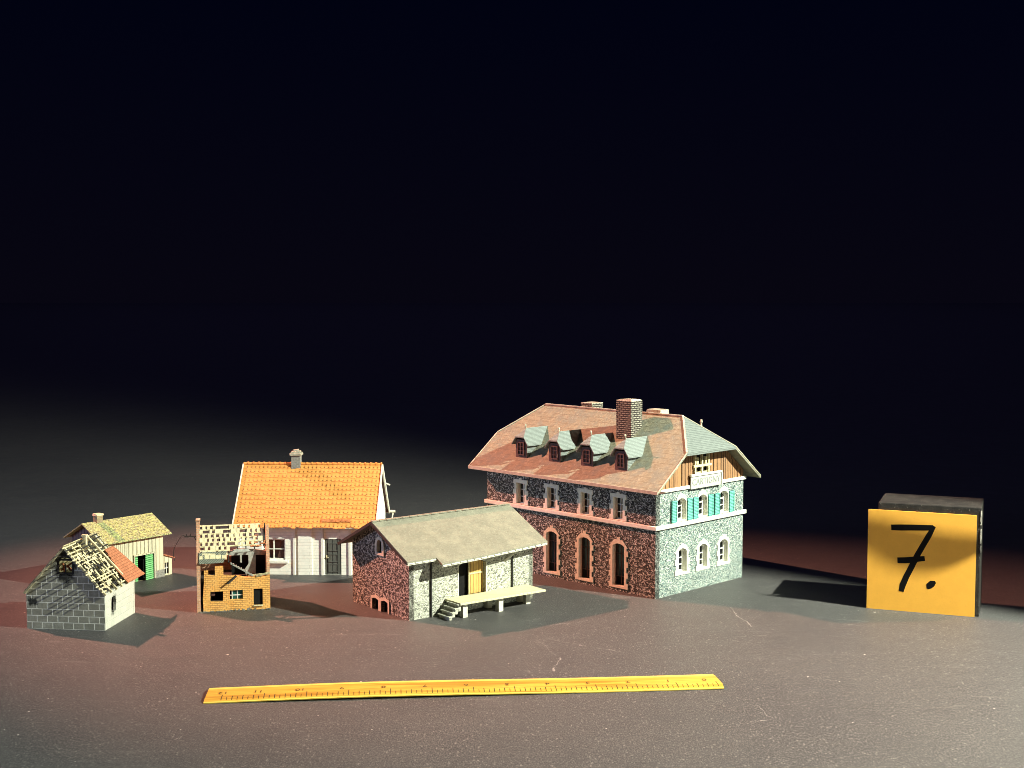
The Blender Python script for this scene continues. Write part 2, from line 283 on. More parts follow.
# ------------------------------------------------------------------ mesh helpers
class MB:
    def __init__(s): s.v = []; s.f = []
    def add(s, vs, fs):
        o = len(s.v); s.v += [tuple(x) for x in vs]; s.f += [tuple(i + o for i in f) for f in fs]; return s
    def box(s, x0, x1, y0, y1, z0, z1, j=0.0):
        r = (lambda: random.uniform(-j, j)) if j else (lambda: 0)
        vs = [(x + r(), y + r(), z + r()) for z in (z0, z1) for y in (y0, y1) for x in (x0, x1)]
        return s.add(vs, [(0, 2, 3, 1), (4, 5, 7, 6), (0, 1, 5, 4), (2, 6, 7, 3), (0, 4, 6, 2), (1, 3, 7, 5)])
    def bar(s, a, b, w, h, up=(0, 0, 1)):
        a, b = Vector(a), Vector(b); d = (b - a).normalized(); u = Vector(up)
        sd = d.cross(u)
        if sd.length < 1e-4: sd = d.cross(Vector((1, 0, 0)))
        sd.normalize(); u = sd.cross(d).normalized(); sd *= w / 2; u = u * h / 2
        vs = [p + i * sd + k * u for p in (a, b) for i, k in ((-1, -1), (1, -1), (1, 1), (-1, 1))]
        return s.add(vs, [(0, 1, 2, 3), (7, 6, 5, 4), (0, 4, 5, 1), (1, 5, 6, 2), (2, 6, 7, 3), (3, 7, 4, 0)])
    def tube(s, pts, r, n=8):
        pts = [Vector(p) for p in pts]; rings = []
        for i, p in enumerate(pts):
            d = (pts[min(i + 1, len(pts) - 1)] - pts[max(i - 1, 0)]).normalized()
            a = d.cross(Vector((0.3, 0.5, 0.81))).normalized(); b = d.cross(a)
            rr = r[i] if isinstance(r, (list, tuple)) else r
            rings.append([p + (a * math.cos(2 * math.pi * k / n) + b * math.sin(2 * math.pi * k / n)) * rr for k in range(n)])
        vs = [q for g in rings for q in g]; fs = []
        for i in range(len(pts) - 1):
            for k in range(n): fs.append((i * n + k, i * n + (k + 1) % n, (i + 1) * n + (k + 1) % n, (i + 1) * n + k))
        fs.append(tuple(range(n - 1, -1, -1))); fs.append(tuple(range((len(pts) - 1) * n, len(pts) * n)))
        return s.add(vs, fs)
    def ext(s, outer, holes, fn, t0, t1):
        """extrude a polygon with holes; fn(u, z, d) maps plane coords + depth to 3D"""
        loops = [outer] + list(holes)
        tris = tessellate_polygon([[Vector((u, z, 0)) for u, z in l] for l in loops])
        flat = [p for l in loops for p in l]; n = len(flat)
        vs = [fn(u, z, t0) for u, z in flat] + [fn(u, z, t1) for u, z in flat]
        fs = []
        for tr in tris:
            a, b, c = tr; fs.append((a, b, c)); fs.append((c + n, b + n, a + n))
        o = 0
        for l in loops:
            m = len(l)
            for i in range(m): fs.append((o + i, o + (i + 1) % m, o + (i + 1) % m + n, o + i + n))
            o += m
        return s.add(vs, fs)
    def slab(s, poly, off):
        """thick sheet from a 3D polygon, offset by vector"""
        n = len(poly); o = Vector(off); vs = [Vector(p) for p in poly] + [Vector(p) + o for p in poly]
        fs = [tuple(range(n)), tuple(range(2 * n - 1, n - 1, -1))] + [(i, i + n, (i + 1) % n + n, (i + 1) % n) for i in range(n)]
        return s.add(vs, fs)
    def build(s, name, mat, parent=None, bevel=0.0, smooth=False, kind=None):
        me = bpy.data.meshes.new(name); me.from_pydata(s.v, [], s.f); me.validate()
        bm = bmesh.new(); bm.from_mesh(me); bmesh.ops.recalc_face_normals(bm, faces=bm.faces)
        if smooth:
            for f in bm.faces: f.smooth = True
        bm.to_mesh(me); bm.free()
        o = bpy.data.objects.new(name, me); C.objects.link(o); me.materials.append(mat)
        if parent is not None: o.parent = parent
        if bevel:
            b = o.modifiers.new('edge_wear', 'BEVEL'); b.width = bevel; b.segments = 2; b.limit_method = 'ANGLE'; b.angle_limit = R(40)
        if kind: o['kind'] = kind
        return o

def thing(name, label, cat, loc, rz=0.0, group=None):
    o = bpy.data.objects.new(name, None); o.empty_display_size = 0.5; C.objects.link(o)
    o.location = loc; o.rotation_euler = (0, 0, rz); o['label'] = label; o['category'] = cat
    if group: o['group'] = group
    return o
def tag(o, label, cat, group=None):
    o['label'] = label; o['category'] = cat
    if group: o['group'] = group
    return o

def px(x0, sgn):  return lambda u, z, d: (x0 + sgn * -d, u, z)      # wall in plane x = x0, outward normal sgn*x; d = depth inwards
def py(y0, sgn):  return lambda u, z, d: (u, y0 + sgn * -d, z)
def arch(u0, u1, z0, z1, rise=0.0, n=6):
    if rise <= 0: return [(u0, z0), (u1, z0), (u1, z1), (u0, z1)]
    p = [(u0, z0), (u1, z0), (u1, z1 - rise)]
    hw = (u1 - u0) / 2; rad = (hw * hw + rise * rise) / (2 * rise); cz = z1 - rad; cu = (u0 + u1) / 2
    a0 = math.asin(min(1, hw / rad))
    for i in range(1, n): a = a0 - 2 * a0 * i / n; p.append((cu + rad * math.sin(a), cz + rad * math.cos(a)))
    p.append((u0, z1 - rise)); return p
def quoined(c, hw, z0, z1, tooth, step, top, key, flat=False):
    """toothed stone surround outline around an opening centred on c"""
    pts = [(c - hw - tooth, z0)]
    R_ = []; z = z0; k = 0
    while z < z1 - step * 0.5:
        w = hw + tooth * (1.0 if k % 2 == 0 else 0.55); zt = min(z + step, z1)
        R_.append((w, z, zt)); z = zt; k += 1
    out = []
    for w, a, b in R_: out += [(c + w, a), (c + w, b)]
    if flat: out += [(c + hw + tooth * 0.85, z1), (c + hw + tooth * 0.85, z1 + top), (c + 0.16, z1 + top), (c + 0.16, z1 + top + key), (c - 0.16, z1 + top + key), (c - 0.16, z1 + top), (c - hw - tooth * 0.85, z1 + top), (c - hw - tooth * 0.85, z1)]
    else: out += [(c + hw + tooth * 1.0, z1), (c + hw * 0.75, z1 + top), (c + 0.17, z1 + top + 0.04), (c + 0.17, z1 + top + key), (c - 0.17, z1 + top + key), (c - 0.17, z1 + top + 0.04), (c - hw * 0.75, z1 + top), (c - hw - tooth * 1.0, z1)]
    for w, a, b in reversed(R_): out += [(c - w, b), (c - w, a)]
    r = []
    for p in out:
        if not r or (abs(p[0] - r[-1][0]) + abs(p[1] - r[-1][1])) > 1e-4: r.append(p)
    return r

def window(parent, fn, c, hw, z0, z1, rise, depth, bars_z, bar_u=True, frame_mat='white', pane='glass', surround=None, sur_mat='trim', fw=0.09, name='window'):
    m = MB(); o_ = arch(c - hw, c + hw, z0, z1, rise); i_ = arch(c - hw + fw, c + hw - fw, z0 + fw, z1 - fw, max(0, rise - 0.02) if rise else 0)
    m.ext(o_, [i_], fn, depth - 0.09, depth + 0.06)
    bw = fw * 0.55
    if bar_u: m.ext([(c - bw / 2, z0 + fw * 0.6), (c + bw / 2, z0 + fw * 0.6), (c + bw / 2, z1 - fw * 0.6), (c - bw / 2, z1 - fw * 0.6)], [], fn, depth - 0.075, depth + 0.05)
    for q in bars_z:
        m.ext([(c - hw + fw * 0.6, q - bw / 2), (c + hw - fw * 0.6, q - bw / 2), (c + hw - fw * 0.6, q + bw / 2), (c - hw + fw * 0.6, q + bw / 2)], [], fn, depth - 0.07, depth + 0.045)
    f = m.build(name, M[frame_mat], parent)
    MB().ext(arch(c - hw + 0.02, c + hw - 0.02, z0 + 0.02, z1 - 0.02, rise), [], fn, depth + 0.012, depth + 0.03).build('pane', M[pane], f)
    if surround:
        MB().ext(surround, [arch(c - hw, c + hw, z0, z1, rise)], fn, -0.07, depth + 0.07).build('surround', M[sur_mat], f, bevel=0.015)
    return f

# ------------------------------------------------------------------ table top
m = MB(); m.add([(-1500, -150, 0), (1500, -150, 0), (1500, 1900, 0), (-1500, 1900, 0)], [(0, 1, 2, 3)])
m.build('ground', M['table'], kind='structure')

# ------------------------------------------------------------------ railway station
st = thing('railway_station', 'large two-storey stone station building with slate hipped roof, four dormers and turquoise shutters', 'building', (11.225, 104.269, 0), R(44.524))
D_, L_ = 11.5, 19.12
ew, ns = px(0, -1), py(0, -1)
WZ = 9.2
lw = []                                        # openings of the long wall
YU = [3.85, 7.42, 11.25, 14.92]; YD = [3.78, 7.48, 11.22, 14.98]
up_sp = [(y, 0.49, 5.84, 7.62, 0.0) for y in YU]; dn_sp = [(y, 0.62, 0.48, 3.92, 0.22) for y in YD]
hl = [arch(c - h - 0.05, c + h + 0.05, a - 0.03, b + 0.05, r) for c, h, a, b, r in up_sp + dn_sp]
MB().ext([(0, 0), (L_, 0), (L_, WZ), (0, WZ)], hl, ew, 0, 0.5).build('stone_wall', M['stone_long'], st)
XU = [3.15, 5.88, 8.73]; XD = [3.31, 6.02, 8.78]
rw = [(x, 0.60, 5.86, 7.66, 0.30) for x in XU] + [(x, 0.57, 1.66, 3.60, 0.30) for x in XD]
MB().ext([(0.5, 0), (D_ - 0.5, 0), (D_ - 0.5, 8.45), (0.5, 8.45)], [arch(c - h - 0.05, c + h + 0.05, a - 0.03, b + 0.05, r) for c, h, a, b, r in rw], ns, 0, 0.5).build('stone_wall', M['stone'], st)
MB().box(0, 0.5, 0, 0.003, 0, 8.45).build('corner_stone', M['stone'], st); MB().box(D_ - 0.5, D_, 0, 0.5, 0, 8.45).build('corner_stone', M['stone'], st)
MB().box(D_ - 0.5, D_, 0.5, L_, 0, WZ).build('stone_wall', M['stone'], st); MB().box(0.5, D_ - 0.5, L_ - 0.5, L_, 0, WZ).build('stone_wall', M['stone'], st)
# string course and cornice
m = MB(); m.box(-0.2, 0.0, -0.2, L_ + 0.2, 5.43, 5.77); m.box(0.0, D_ + 0.25, -0.2, 0.0, 5.43, 5.77); m.box(D_, D_ + 0.25, 0.0, L_ + 0.2, 5.43, 5.77); m.box(0.0, D_, L_, L_ + 0.2, 5.43, 5.77)
m.build('string_course', M['trim'], st, bevel=0.05)
m = MB(); m.box(-0.02, D_ + 0.22, -0.17, 0.02, 8.33, 8.60)
m.build('cornice', M['trim'], st, bevel=0.03)
for (c, h, a, b, r) in up_sp:
    window(st, ew, c, h, a, b, r, 0.36, [a + 0.6, a + 1.2], surround=quoined(c, h, 5.79, 7.55, 0.42, 0.42, 0.38, 0.12, True))
for (c, h, a, b, r) in dn_sp:
    d = MB(); d.ext(arch(c - h, c + h, a, b, r), [], ew, 0.36, 0.40); dr = d.build('door', M['dark'], st)
    k = MB()
    for q in (-0.58, 0, 0.58): k.ext([(c + q - 0.03, a), (c + q + 0.03, a), (c + q + 0.03, b - r), (c + q - 0.03, b - r)], [], ew, 0.31, 0.37)
    for zz in (1.15, 3.0): k.ext([(c - h, zz), (c + h, zz), (c + h, zz + 0.07), (c - h, zz + 0.07)], [], ew, 0.315, 0.365)
    k.build('door_frame', M['brown'], dr)
    MB().ext(arch(c - h + 0.05, c + h - 0.05, 1.2, b - 0.05, r - 0.03), [], ew, 0.345, 0.358).build('pane', M['glass'], dr)
    MB().ext(quoined(c, h, 0.30, 3.62, 0.38, 0.44, 0.56, 0.22), [arch(c - h, c + h, a, b, r)], ew, -0.07, 0.43).build('surround', M['pink_trim'], dr, bevel=0.015)
for i, (c, h, a, b, r) in enumerate(rw):
    upper = i < 3
    sur = quoined(c, h, a - (0.06 if upper else 0.20), b - 0.32, 0.14 if upper else 0.36, 0.42, 0.56, 0.14)
    window(st, ns, c, h, a, b, r, 0.42, [a + 0.55, a + 1.1], surround=sur, fw=0.12)
    if upper:
        for u0 in (c - h - 0.72, c + h + 0.06):
            s_ = MB(); s_.ext([(u0, a - 0.04), (u0 + 0.64, a - 0.04), (u0 + 0.64, b - 0.1), (u0, b - 0.1)], [], ns, -0.16, -0.075)
            s_.ext([(u0, a - 0.04), (u0 + 0.64, a - 0.04), (u0 + 0.64, b - 0.1), (u0, b - 0.1)], [[(u0 + 0.08, a + 0.05), (u0 + 0.56, a + 0.05), (u0 + 0.56, b - 0.2), (u0 + 0.08, b - 0.2)]], ns, -0.20, -0.155)
            s_.build('shutter', M['teal'], st)
# planked gable with loading hatch
gz = lambda x: 9.19 + 0.776 * x
hat = [(4.72, 9.45), (6.62, 9.45), (6.62, 11.35), (4.72, 11.35)]
pl = [(0.06, 8.46), (D_ - 0.06, 8.46), (D_ - 0.06, gz(0.06)), (D_ - 3.6, gz(3.6)), (3.6, gz(3.6)), (0.06, gz(0.06))]
g = MB().ext(pl, [hat], ns, 0.03, 0.2).build('gable_boards', M['gable_wood'], st)
k = MB()                                       # real planks over the sheet, uneven in width and depth
x = 0.15
while x < D_ - 0.25:
    w = random.uniform(0.36, 0.58); x1 = min(x + w - 0.05, D_ - 0.1)
    lim = lambda q: min(gz(q), gz(D_ - q), gz(3.6)) - 0.04
    segs = [(8.58, min(lim(x), lim(x1)))]
    if x1 > 4.6 and x < 6.7: segs = [(8.58, 9.38), (11.4, min(lim(x), lim(x1)))]
    for a, b in segs:
        if b > a + 0.05: k.box(x, x1, -0.05 + random.uniform(-0.02, 0.02), 0.028, a, b)
    x += w
k.build('plank', M['gable_wood'], g)
h_ = MB(); h_.box(4.55, 6.85, -0.22, -0.04, 9.98, 10.16); h_.box(4.72, 4.88, -0.16, 0.06, 9.4, 11.3); h_.box(5.62, 5.80, -0.14, 0.06, 9.4, 11.3); h_.box(6.48, 6.64, -0.16, 0.06, 9.4, 11.3); h_.box(4.9, 6.46, -0.05, 0.05, 9.4, 9.56)
h_.box(5.05, 5.25, -0.10, 0.05, 10.18, 10.75); h_.box(6.15, 6.35, -0.10, 0.05, 10.18, 10.75)
hh = h_.build('hatch_frame', M['beam'], st)
MB().ext([(4.70, 9.43), (6.64, 9.43), (6.64, 11.37), (4.70, 11.37)], [], ns, 0.205, 0.23).build('hatch_opening', M['dark'], hh)
# name board
s_ = MB(); s_.box(4.05, 7.98, -0.30, -0.18, 8.28, 9.30); sg = s_.build('name_board', M['board'], st, bevel=0.02)
s_ = MB(); s_.box(3.98, 8.05, -0.40, -0.16, 9.30, 9.46); s_.box(7.98, 8.12, -0.40, -0.16, 8.26, 9.30); s_.build('board_frame', M['trim'], sg, bevel=0.02)
cu = bpy.data.curves.new('lettering', 'FONT'); cu.body = 'CARTIGNY'; cu.size = 0.72; cu.align_x = 'CENTER'; cu.align_y = 'CENTER'; cu.extrude = 0.012; cu.space_character = 1.05
tmp = bpy.data.objects.new('lettering', cu); C.objects.link(tmp)
bpy.context.view_layer.update()
me = bpy.data.meshes.new_from_object(tmp.evaluated_get(bpy.context.evaluated_depsgraph_get())); bpy.data.objects.remove(tmp)
me.transform(Matrix.Translation((6.02, -0.312, 8.80)) @ Matrix.Rotation(R(90), 4, 'X')); me.materials.clear(); me.materials.append(M['sign_text'])
lt = bpy.data.objects.new('lettering', me); C.objects.link(lt); lt.parent = sg
# main roof
E0, EX, RZ = 8.65, -1.02, 13.90
mx = D_ / 2
def rz(x): return E0 + 0.7755 * (x - EX)
hx = 2.53; Y0, Y1 = -1.02, 20.46; RY0, RY1 = 1.92, 17.52
front = [(EX, Y0, E0), (EX, Y1, E0), (hx, Y1, rz(hx)), (mx, RY1, rz(mx)), (mx, RY0, rz(mx)), (hx, Y0, rz(hx))]
back = [(D_ - x, y, z) for x, y, z in front]
m = MB(); m.slab(front, (0, 0, -0.22)); m.build('roof', M['station_roof'], st)
MB().slab(back, (0, 0, -0.22)).build('roof', M['station_roof'], st)
MB().slab([(hx, Y0 - 0.05, rz(hx) - 0.04), (D_ - hx, Y0 - 0.05, rz(hx) - 0.04), (mx + 0.03, RY0, rz(mx) + 0.01), (mx - 0.03, RY0, rz(mx) + 0.01)], (0, 0, -0.2)).build('half_hip', M['hip_roof'], st)
MB().slab([(hx, Y1 + 0.05, rz(hx) - 0.04), (D_ - hx, Y1 + 0.05, rz(hx) - 0.04), (mx + 0.03, RY1, rz(mx) + 0.01), (mx - 0.03, RY1, rz(mx) + 0.01)], (0, 0, -0.2)).build('half_hip', M['hip_roof'], st)
m = MB(); m.bar((mx, RY0, rz(mx) + 0.03), (mx, RY1, rz(mx) + 0.03), 0.22, 0.1)
for sx in (0, 1):
    f_ = (lambda p: (D_ - p[0], p[1], p[2])) if sx else (lambda p: p)
    for yy in (Y0, Y1): m.bar(f_((EX, yy, E0 + 0.0)), f_((hx, yy, rz(hx) + 0.01)), 0.07, 0.06)
    m.bar(f_((EX, Y0, E0 - 0.06)), f_((EX, Y1, E0 - 0.06)), 0.08, 0.26)
    for (yy, ry) in ((Y0, RY0), (Y1, RY1)): m.bar(f_((hx, yy, rz(hx) + 0.03)), f_((mx, ry, rz(mx) + 0.03)), 0.14, 0.07)
m.build('roof_edge', M['lead'], st)
m = MB(); m.tube([(mx + 1.2, Y0 + 2.0, 12.95), (mx + 1.2, Y0 + 2.0, 13.45)], [0.09, 0.06]); m.tube([(mx + 1.2, Y0 + 2.0, 13.38), (mx + 1.2, Y0 + 2.0, 13.62)], [0.13, 0.08]); m.build('vent_pipe', M['chim_cap'], st)
# soffit
m = MB(); m.box(EX + 0.1, 0.02, Y0 + 0.06, Y1 - 0.06, 8.50, 8.56); m.build('soffit', M['brown'], st)
# dormers
for yc in (15.27, 11.30, 7.65, 3.95):
    w, hw2, zr, ze, xf = 0.64, 0.98, 12.28, 10.93, 0.45
    k = MB(); k.box(xf, 2.3, yc - w, yc + w, 9.55, 11.28); dm = k.build('dormer', M['hip_roof'], st)
    f_ = MB(); f_.box(xf - 0.05, xf - 0.002, yc - w - 0.02, yc + w + 0.02, 9.72, 11.32); fr = f_.build('front', M['brown'], dm)
    window(fr, px(xf - 0.05, -1), yc, 0.40, 9.98, 11.12, 0.0, -0.005, [10.36, 10.74], frame_mat='brown', fw=0.09)
    for sy in (-1, 1):
        quad = [(1.0, yc, zr), (3.92, yc, zr), (2.0, yc + sy * hw2, ze), (xf - 0.28, yc + sy * hw2, ze), (xf - 0.28, yc + sy * 0.50, 11.58)]
        MB().slab(quad, (0, 0, -0.10)).build('roof_slope', M['dormer_roof'], dm)
    MB().slab([(1.0, yc, zr + 0.005), (xf - 0.29, yc - 0.5, 11.58), (xf - 0.29, yc + 0.5, 11.58)], (0, 0, -0.10)).build('front_hip', M['dormer_roof'], dm)
    k = MB(); k.tube([(0.98, yc, zr - 0.05), (0.90, yc, zr + 0.28)], 0.05); k.tube([(0.90, yc, zr + 0.22), (0.88, yc, zr + 0.36)], [0.10, 0.07]); k.build('finial', M['chim_cap'], dm)
# chimneys
def chimney(parent, x0, x1, y0, y1, z0, z1, mat, cap=True, rough=False, capmat='chim_cap'):
    m = MB(); m.box(x0, x1, y0, y1, z0, z1); ch = m.build('chimney', mat, parent)
    if cap:
        k = MB()
        if rough:
            k.box(x0 + 0.02, x1 - 0.02, y0 + 0.02, y1 - 0.02, z1 - 0.05, z1 + 0.06, 0.04); k.box(x0 + 0.1, x1 - 0.05, y0 + 0.1, y1 - 0.15, z1 - 0.02, z1 + 0.14, 0.07)
        else: k.box(x0, x1, y0, y1, z1, z1 + 0.05, 0.01)
        k.build('chimney_cap', M[capmat], ch, bevel=0.02)
    return ch
chimney(st, 3.14, 4.55, 5.25, 6.87, 11.2, 15.05, M['chim_brick'], rough=True)
chimney(st, 6.3, 7.75, 12.43, 13.75, 12.0, 14.22, M['chim_brick'])
chimney(st, 6.3, 7.4, 4.75, 6.25, 12.0, 14.12, M['chim_cap'])

# ------------------------------------------------------------------ goods shed
sh = thing('goods_shed', 'low stone goods shed with sagging grey roof, open ochre door and loading platform', 'building', (-7.539, 97.401, 0), R(38.424))
W_, DP = 11.69, 7.82
rise = lambda y: 6.9 - 0.481 * abs(3.91 - y)
ug = arch(3.47, 4.30, 4.40, 5.46, 0.41); c1, c2 = arch(2.78, 3.72, 0.0, 0.92, 0.12), arch(4.08, 4.98, 0.0, 0.92, 0.12)
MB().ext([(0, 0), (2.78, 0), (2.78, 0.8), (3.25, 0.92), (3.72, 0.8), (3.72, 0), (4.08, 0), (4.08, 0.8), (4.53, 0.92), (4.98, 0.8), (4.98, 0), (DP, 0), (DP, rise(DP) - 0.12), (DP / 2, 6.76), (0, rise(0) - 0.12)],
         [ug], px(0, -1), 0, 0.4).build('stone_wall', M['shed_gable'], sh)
fd = arch(4.50, 7.06, 1.10, 3.86, 0.35)
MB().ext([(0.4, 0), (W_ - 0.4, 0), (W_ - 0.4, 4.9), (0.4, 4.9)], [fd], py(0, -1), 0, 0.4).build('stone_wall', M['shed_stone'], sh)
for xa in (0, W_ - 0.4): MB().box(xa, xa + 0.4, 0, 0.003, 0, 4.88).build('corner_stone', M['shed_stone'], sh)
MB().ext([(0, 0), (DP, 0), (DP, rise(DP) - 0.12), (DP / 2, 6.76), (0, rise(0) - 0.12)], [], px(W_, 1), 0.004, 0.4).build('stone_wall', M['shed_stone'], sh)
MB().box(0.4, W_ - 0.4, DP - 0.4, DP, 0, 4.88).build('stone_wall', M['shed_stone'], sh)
# roof with its sagging, wider front eave
ey = [(-0.75, -0.88), (1.93, -0.85), (1.76, -1.58), (5.5, -1.42), (9.7, -1.12), (12.42, -0.95)]
ridge = [(12.5, 3.91, 6.92), (6, 3.91, 6.90), (-0.75, 3.91, 6.9)]
fr_ = [(x, y, rise(y)) for x, y in ey] + ridge
m = MB()
def strip(xa, ya, xb, yb, n=8):
    for i in range(n):
        t0, t1 = i / n, (i + 1) / n
        pa = [(xa, ya + (3.91 - ya) * t) for t in (t0, t1)]; pb = [(xb, yb + (3.91 - yb) * t) for t in (t0, t1)]
        q = [(pa[0][0], pa[0][1]), (pb[0][0], pb[0][1]), (pb[1][0], pb[1][1]), (pa[1][0], pa[1][1])]
        m.slab([(x, y, rise(y)) for x, y in q], (0, 0, -0.13))
xs = [(-0.75, -0.88), (0.6, -0.86), (1.85, -0.85)]; xe = [(1.85, -1.58), (3.5, -1.50), (5.5, -1.42), (7.5, -1.27), (9.7, -1.12), (12.42, -0.95)]
for seq in (xs, xe):
    for a, b in zip(seq, seq[1:]):
        q = [(a[0], a[1], rise(a[1])), (b[0], b[1], rise(b[1])), (b[0], 3.91, 6.9), (a[0], 3.91, 6.9)]
        m.slab(q, (0, 0, -0.13))
m.slab([(-0.75, 3.91, 6.9), (12.45, 3.91, 6.9), (12.45, DP + 0.85, rise(DP + 0.85)), (-0.75, DP + 0.85, rise(DP + 0.85))], (0, 0, -0.13))
m.build('roof', M['shed_roof'], sh)
m = MB(); x = -0.72
while x < 12.4:
    x1 = x + random.uniform(0.55, 0.75); m.bar((x, 3.91, 6.93), (min(x1, 12.45), 3.91, 6.93), 0.34, 0.07); x = x1 + 0.05
m.build('ridge_cap', M['shed_roof'], sh)
m = MB()
for seq in (xs, xe):
    for a, b in zip(seq, seq[1:]):
        n = max(2, int((b[0] - a[0]) / 0.55))
        for i in range(n):
            t0, t1 = i / n + 0.03, (i + 1) / n - 0.03
            pa = (a[0] + (b[0] - a[0]) * t0, a[1] + (b[1] - a[1]) * t0 - 0.03); pb = (a[0] + (b[0] - a[0]) * t1, a[1] + (b[1] - a[1]) * t1 - 0.03)
            m.bar((pa[0], pa[1], rise(pa[1]) - 0.12), (pb[0], pb[1], rise(pb[1]) - 0.12), 0.06, 0.07)
        m.bar((a[0], a[1] + 0.06, rise(a[1]) - 0.22), (b[0], b[1] + 0.06, rise(b[1]) - 0.22), 0.07, 0.09)
m.build('gutter', M['trim'], sh)
m = MB()
m.bar((-0.78, -0.88, rise(-0.88) - 0.1), (-0.78, 3.91, 6.8), 0.08, 0.22); m.bar((-0.78, DP + 0.85, rise(DP + 0.85) - 0.1), (-0.78, 3.91, 6.8), 0.08, 0.22)
m.build('verge_board', M['charred'], sh)  # black here stands in for the shaded underside of the verge
m = MB(); m.bar((9.35, 0, 3.5), (9.35, -1.05, 4.35), 0.1, 0.1); m.bar((8.95, -0.06, 3.35), (9.4, -0.9, 4.2), 0.1, 0.14); m.build('eave_brace', M['trim'], sh)
m = MB(); m.box(8.0, W_ + 0.1, -0.10, 0.0, 4.25, 4.45); m.build('wall_plate', M['trim'], sh)
for xx, z0 in ((1.92, 0.0), (9.60, 1.22)):
    MB().tube([(xx, -0.75, 4.50), (xx, -0.62, 4.35), (xx, -0.12, 4.1), (xx, -0.10, 3.9), (xx, -0.10, z0)], 0.07).build('downpipe', M['pipe'], sh)
# gable vent and cellar openings
v_ = MB(); v_.ext(arch(3.26, 4.50, 4.26, 5.68, 0.60), [arch(3.54, 4.22, 4.46, 5.44, 0.34)], px(0, -1), -0.08, 0.3); vv = v_.build('gable_window', M['pink_trim'], sh, bevel=0.02)
k = MB(); k.ext(arch(3.5, 4.27, 4.44, 5.46, 0.38), [], px(0, -1), 0.20, 0.24); k.build('pane', M['glass'], vv)
k = MB(); k.ext([(3.86, 4.46), (3.91, 4.46), (3.91, 5.44), (3.86, 5.44)], [], px(0, -1), 0.12, 0.19); k.build('bar', M['pink_trim'], vv)
for a, b in ((2.78, 3.72), (4.08, 4.98)):
    mid = (a + b) / 2
    o_ = [(a - 0.18, 0), (a, 0), (a, 0.8), (mid, 0.92), (b, 0.8), (b, 0), (b + 0.17, 0), (b + 0.17, 0.98), (mid, 1.16), (a - 0.18, 0.98)]
    k = MB().ext(o_, [], px(0, -1), -0.07, 0.3).build('cellar_window', M['pink_trim'], sh)
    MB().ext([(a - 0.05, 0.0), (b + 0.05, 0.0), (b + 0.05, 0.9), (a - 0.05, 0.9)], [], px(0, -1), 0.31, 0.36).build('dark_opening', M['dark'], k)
# doorway
k = MB().ext(arch(4.44, 7.12, 1.05, 3.92, 0.36), [], py(0, -1), 0.62, 0.66).build('doorway', M['dark'], sh)
k2 = MB().box(5.66, 7.12, 0.36, 0.42, 1.12, 3.8).build('sliding_door', M['ochre_door'], sh)
m = MB(); m.box(5.66, 7.05, 0.31, 0.36, 2.62, 2.74); m.box(5.66, 5.74, 0.31, 0.36, 1.12, 3.8); m.build('cross_rail', M['beam'], k2)
m = MB(); m.ext(arch(4.42, 7.14, 1.14, 3.94, 0.37), [arch(4.50, 7.06, 1.14, 3.86, 0.35)], py(0, -1), -0.02, 0.3); m.build('door_surround', M['concrete'], sh)
# platform
m = MB()
yf = lambda x: -2.0 - 0.38 * (x - 3.2) / 7.6
x = 3.25
m.slab([(3.2, -0.02, 1.20), (11.05, -0.02, 1.20), (11.05, yf(11.05), 1.20), (3.2, yf(3.2), 1.20)], (0, 0, -0.16))
pf = m.build('platform', M['plank_pale'], sh, bevel=0.02)
for x0, w, ya in ((3.62, 0.42, 0.28), (6.85, 0.42, 0.28), (10.0, 0.42, 1.05)):
    MB().box(x0, x0 + w, yf(x0) + ya, yf(x0) + ya + 0.42, 0, 1.035).build('pier', M['concrete'], pf)
    MB().box(x0, x0 + w, -0.5, -0.08, 0, 1.035).build('pier', M['concrete'], pf)
sm = MB()
for i in range(4):
    x1 = 3.18 - 0.02; sm.box(2.24 + i * 0.27, 2.24 + i * 0.27 + 0.34, -1.86, -0.42, 0.20 + i * 0.27, 0.30 + i * 0.27)
    sm.box(2.34 + i * 0.27, 2.24 + i * 0.27 + 0.34, -1.80, -0.48, 0.0 + i * 0.27 * 0.7, 0.20 + i * 0.27)
sm.build('stairs', M['step'], sh, bevel=0.015)

# ------------------------------------------------------------------ white tiled house
wh = thing('tiled_house', 'white clapboard house with steep orange tiled roof, small chimney and dark door', 'house', (-23.604, 113.475, 0), R(-2.353))
W_, DP = 12.16, 7.26; ws = 1.118
wz = lambda y: 9.0 - ws * abs(y - 3.63)
holes = [arch(2.35, 4.33, 1.28, 3.08), arch(7.72, 9.12, 0.0 + 0.02, 3.08)]
MB().ext([(0.25, 0), (W_ - 0.25, 0), (W_ - 0.25, 4.72), (0.25, 4.72)], holes, py(0, -1), 0, 0.3).build('wall', M['siding'], wh)
for x_, sg_ in ((0.25, -1), (W_ - 0.25, 1)):
    MB().ext([(0, 0), (DP, 0), (DP, wz(DP) - 0.2), (DP / 2, 8.75), (0, wz(0) - 0.2)], [], px(x_, sg_), 0.003, 0.25).build('gable_wall', M['siding'], wh)
MB().box(0.5, W_ - 0.5, DP - 0.3, DP, 0, 4.7).build('wall', M['siding'], wh)
